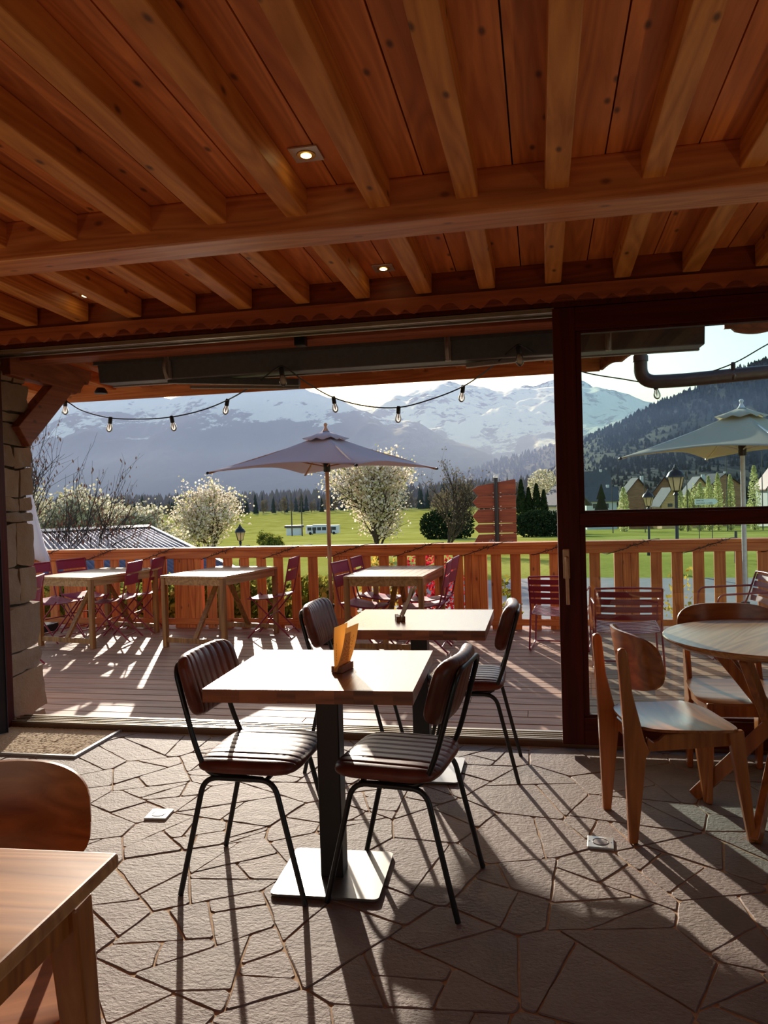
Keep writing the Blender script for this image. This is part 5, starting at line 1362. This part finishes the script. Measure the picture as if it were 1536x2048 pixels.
m = MB(); m.tube([(-0.4, 0.06, 0), (-0.4, 0.06, 3.2)], 0.03, 8); m.tube([(0.5, 0.06, 0), (0.5, 0.06, 3.2)], 0.03, 8); m.build('post', 'pipe', ss, smooth=50)

# bus and shelter
bus = thing('bus', 'white bus standing on the meadow road behind the parasol pole', 'bus', (-74.2, 256, gz(-74, 256)))
m = MB().box(-5.9, 5.9, -1.2, 1.2, 0.35, 3.2); m.build('body', 'metalwhite', bus, bevel=0.15)
MT['darkglass'] = plain('dark_vehicle_glass', S(48, 56, 66), 0.15)
m = MB()
for i in range(6): m.box(-5.2 + 1.75 * i, -3.75 + 1.75 * i, -1.215, -1.2, 1.5, 2.6)
m.build('window', 'darkglass', bus)
for x in (-2.75, 3.0): m = MB().box(x - 0.5, x + 0.5, -1.22, -1.2, 0.45, 2.6); m.build('door', 'darkglass', bus)
for x in (-4.2, 4.2):
    for y in (-1.1, 1.1): m = MB().lathe([(0.3, -0.14), (0.5, -0.12), (0.5, 0.12), (0.3, 0.14)], 18, (x, y, 0.5), Matrix.Rotation(PI / 2, 3, 'X')); m.build('wheel', 'rubber', bus, smooth=40)
m = MB().box(-3.5, 2.0, -0.9, 0.9, 3.2, 3.45); m.build('roof_unit', 'metalwhite', bus, bevel=0.08)
t = thing('bus_shelter', 'small hut with a dark roof at the left end of the bus', 'hut', (-83.2, 252, gz(-83, 252)))
m = MB().box(-2.4, 2.4, -1.5, 1.5, 0, 2.6); m.build('wall', 'metalwhite', t); m = MB().box(-2.9, 2.9, -2.0, 2.0, 2.6, 3.4); m.build('roof', 'pipe', t, bevel=0.1)

# village houses
MT['slate'] = plain('grey_roof_sheets', S(92, 92, 94), 0.9, 0.0, 0.5, 0.15, 0.6); MT['darkroof'] = plain('dark_roof_sheets', S(58, 60, 66), 0.9, 0.0, 0.5, 0.15, 0.6); MT['redroof'] = plain('red_roof_sheets', S(150, 74, 66), 0.6)
MT['render'] = plain('white_house_render', S(210, 206, 198), 0.8); MT['chalet'] = wood('chalet_boards', S(120, 84, 56), S(176, 130, 90), 'X', 0.7, 0, 0.1, scale=0.2); MT['paleboard'] = wood('pale_chalet_boards', S(190, 140, 84), S(226, 180, 120), 'X', 0.7, 0, 0.1, scale=0.2)
def house(lab, x, y, w, d, zwall, zridge, wall, roof, rz=0.0, gable=True, wins=()):
    zb = gz(x, y) - 0.5; t = thing('house', lab, 'house', (x, y, 0), rz)
    if gable:
        m = MB().prism([(-w / 2, -d / 2, zb), (w / 2, -d / 2, zb), (w / 2, -d / 2, zwall), (0, -d / 2, zridge - 0.2), (-w / 2, -d / 2, zwall)], (0, d, 0)); m.build('wall', wall, t)
        o = 0.9; s = (zridge - zwall) / (w / 2)
        for k in (-1, 1): m = MB().prism([(0, -d / 2 - 1, zridge), (k * (w / 2 + o), -d / 2 - 1, zwall - o * s), (k * (w / 2 + o), -d / 2 - 1, zwall - o * s + 0.3), (0, -d / 2 - 1, zridge + 0.3)], (0, d + 2, 0)); m.build('roof', roof, t)
    else:
        m = MB().prism([(-w / 2, -d / 2, zb), (-w / 2, d / 2, zb), (-w / 2, d / 2, zwall), (-w / 2, 0, zridge - 0.2), (-w / 2, -d / 2, zwall)], (w, 0, 0)); m.build('wall', wall, t)
        o = 0.9; s = (zridge - zwall) / (d / 2)
        for k in (-1, 1): m = MB().prism([(-w / 2 - 0.8, 0, zridge), (-w / 2 - 0.8, k * (d / 2 + o), zwall - o * s), (-w / 2 - 0.8, k * (d / 2 + o), zwall - o * s + 0.3), (-w / 2 - 0.8, 0, zridge + 0.3)], (w + 1.6, 0, 0)); m.build('roof', roof, t)
    for a, b, c, e in wins: m = MB().box(a, b, -d / 2 - 0.06, -d / 2 + 0.02, c, e); m.build('window', 'darkglass', t)
    m = MB().box(w * 0.2, w * 0.2 + 0.9, -0.4, 0.5, zwall, zridge + 0.9); m.build('chimney', 'render', t)
house('white house with two windows and a grey roof at the left edge of the village', 18.2, 250, 9.0, 9, -1.6, 2.0, 'render', 'slate', 0, False, ((-2.6, -1.5, -4.3, -2.9), (1.0, 2.1, -4.3, -2.9), (-2.6, -1.5, -8, -6.5)))
house('grey-roofed house behind the white one with two windows', 19.5, 300, 11, 10, 2.2, 8.2, 'chalet', 'slate', 0, False)
house('dark-gabled chalet left of the middle of the village', 30.0, 262, 9.0, 7, -0.8, 4.6, 'chalet', 'darkroof', 0.15)
house('chalet with a steep dark roof right beside the dark-gabled one', 41.6, 276, 8, 7, -0.4, 5.0, 'chalet', 'darkroof', -0.2)
house('low honey-coloured chalet in front of the steep-roofed one', 36.6, 240, 6.0, 7, -3.0, 1.2, 'paleboard', 'slate', 0.2, True, ((-1.2, 0.2, -4.2, -3.2),))
house('chalet with a pale gable behind the big lantern', 46.0, 246, 7.0, 8, -0.4, 4.2, 'paleboard', 'slate', 0.05)
house('chalet half hidden behind the poplars, with a dark broad roof', 60.0, 285, 13, 10, 1.2, 5.6, 'chalet', 'darkroof', 0.3)
house('red-roofed house at the far right edge of the village', 69.5, 250, 9, 9, 1.0, 6.8, 'render', 'redroof', 0.1)
house('small house with a light roof behind the dark firs, next to the door stile', 4.0, 140, 5, 6, -0.4, 2.2, 'render', 'slate', 0.4)

# haze filling the valley
b = NB('valley_haze')
vv = b.t.nodes.new('ShaderNodeVolumeScatter'); vv.inputs['Color'].default_value = (0.50, 0.58, 1.0, 1); vv.inputs['Density'].default_value = 0.0005; vv.inputs['Anisotropy'].default_value = 0.0
b.t.links.new(vv.outputs[0], b.out.inputs['Volume']); MT['haze'] = b.m
m = MB().box(-4200, 3000, 1720, 3700, -40, 450); m.box(-1500, 1200, 640, 1700, -40, 112); hz = m.build('valley_haze', 'haze'); tag(hz, 'bluish haze filling the valley in front of the mountains', 'haze', kind='stuff')

# ------------------------------------------------------------------ light
EL, AZ = R(15.3), R(22.5)
sd = V((-math.sin(AZ) * math.cos(EL), math.cos(AZ) * math.cos(EL), math.sin(EL)))
sun = bpy.data.lights.new('sun', 'SUN'); sun.energy = 3.15; sun.angle = R(0.53); sun.color = (1.0, 0.89, 0.75)
so = bpy.data.objects.new('sun', sun); COL.objects.link(so); so.rotation_euler = (-sd).to_track_quat('-Z', 'Y').to_euler(); so.location = (-4, 9, 6)
wd = bpy.data.worlds.new('sky'); SC.world = wd; wd.use_nodes = True; nt = wd.node_tree; nt.nodes.clear()
sk = nt.nodes.new('ShaderNodeTexSky'); sk.sky_type = 'NISHITA'; sk.sun_disc = False; sk.sun_elevation = EL; sk.sun_rotation = -AZ; sk.altitude = 700; sk.air_density = 1.0; sk.dust_density = 1.5
bg = nt.nodes.new('ShaderNodeBackground'); bg.inputs['Strength'].default_value = 0.11; wo = nt.nodes.new('ShaderNodeOutputWorld')
nt.links.new(sk.outputs[0], bg.inputs[0]); nt.links.new(bg.outputs[0], wo.inputs[0])
vs_ = SC.view_settings; SC.display_settings.display_device = 'sRGB'; vs_.view_transform = 'Standard'; vs_.look = 'None'; vs_.gamma = 1.0; vs_.use_curve_mapping = False; vs_.exposure = 1.3
cy = SC.cycles; cy.max_bounces = 10; cy.diffuse_bounces = 5; cy.glossy_bounces = 4; cy.transparent_max_bounces = 16; cy.volume_bounces = 0; cy.caustics_reflective = False; cy.caustics_refractive = False
cy.sample_clamp_indirect = 8.0
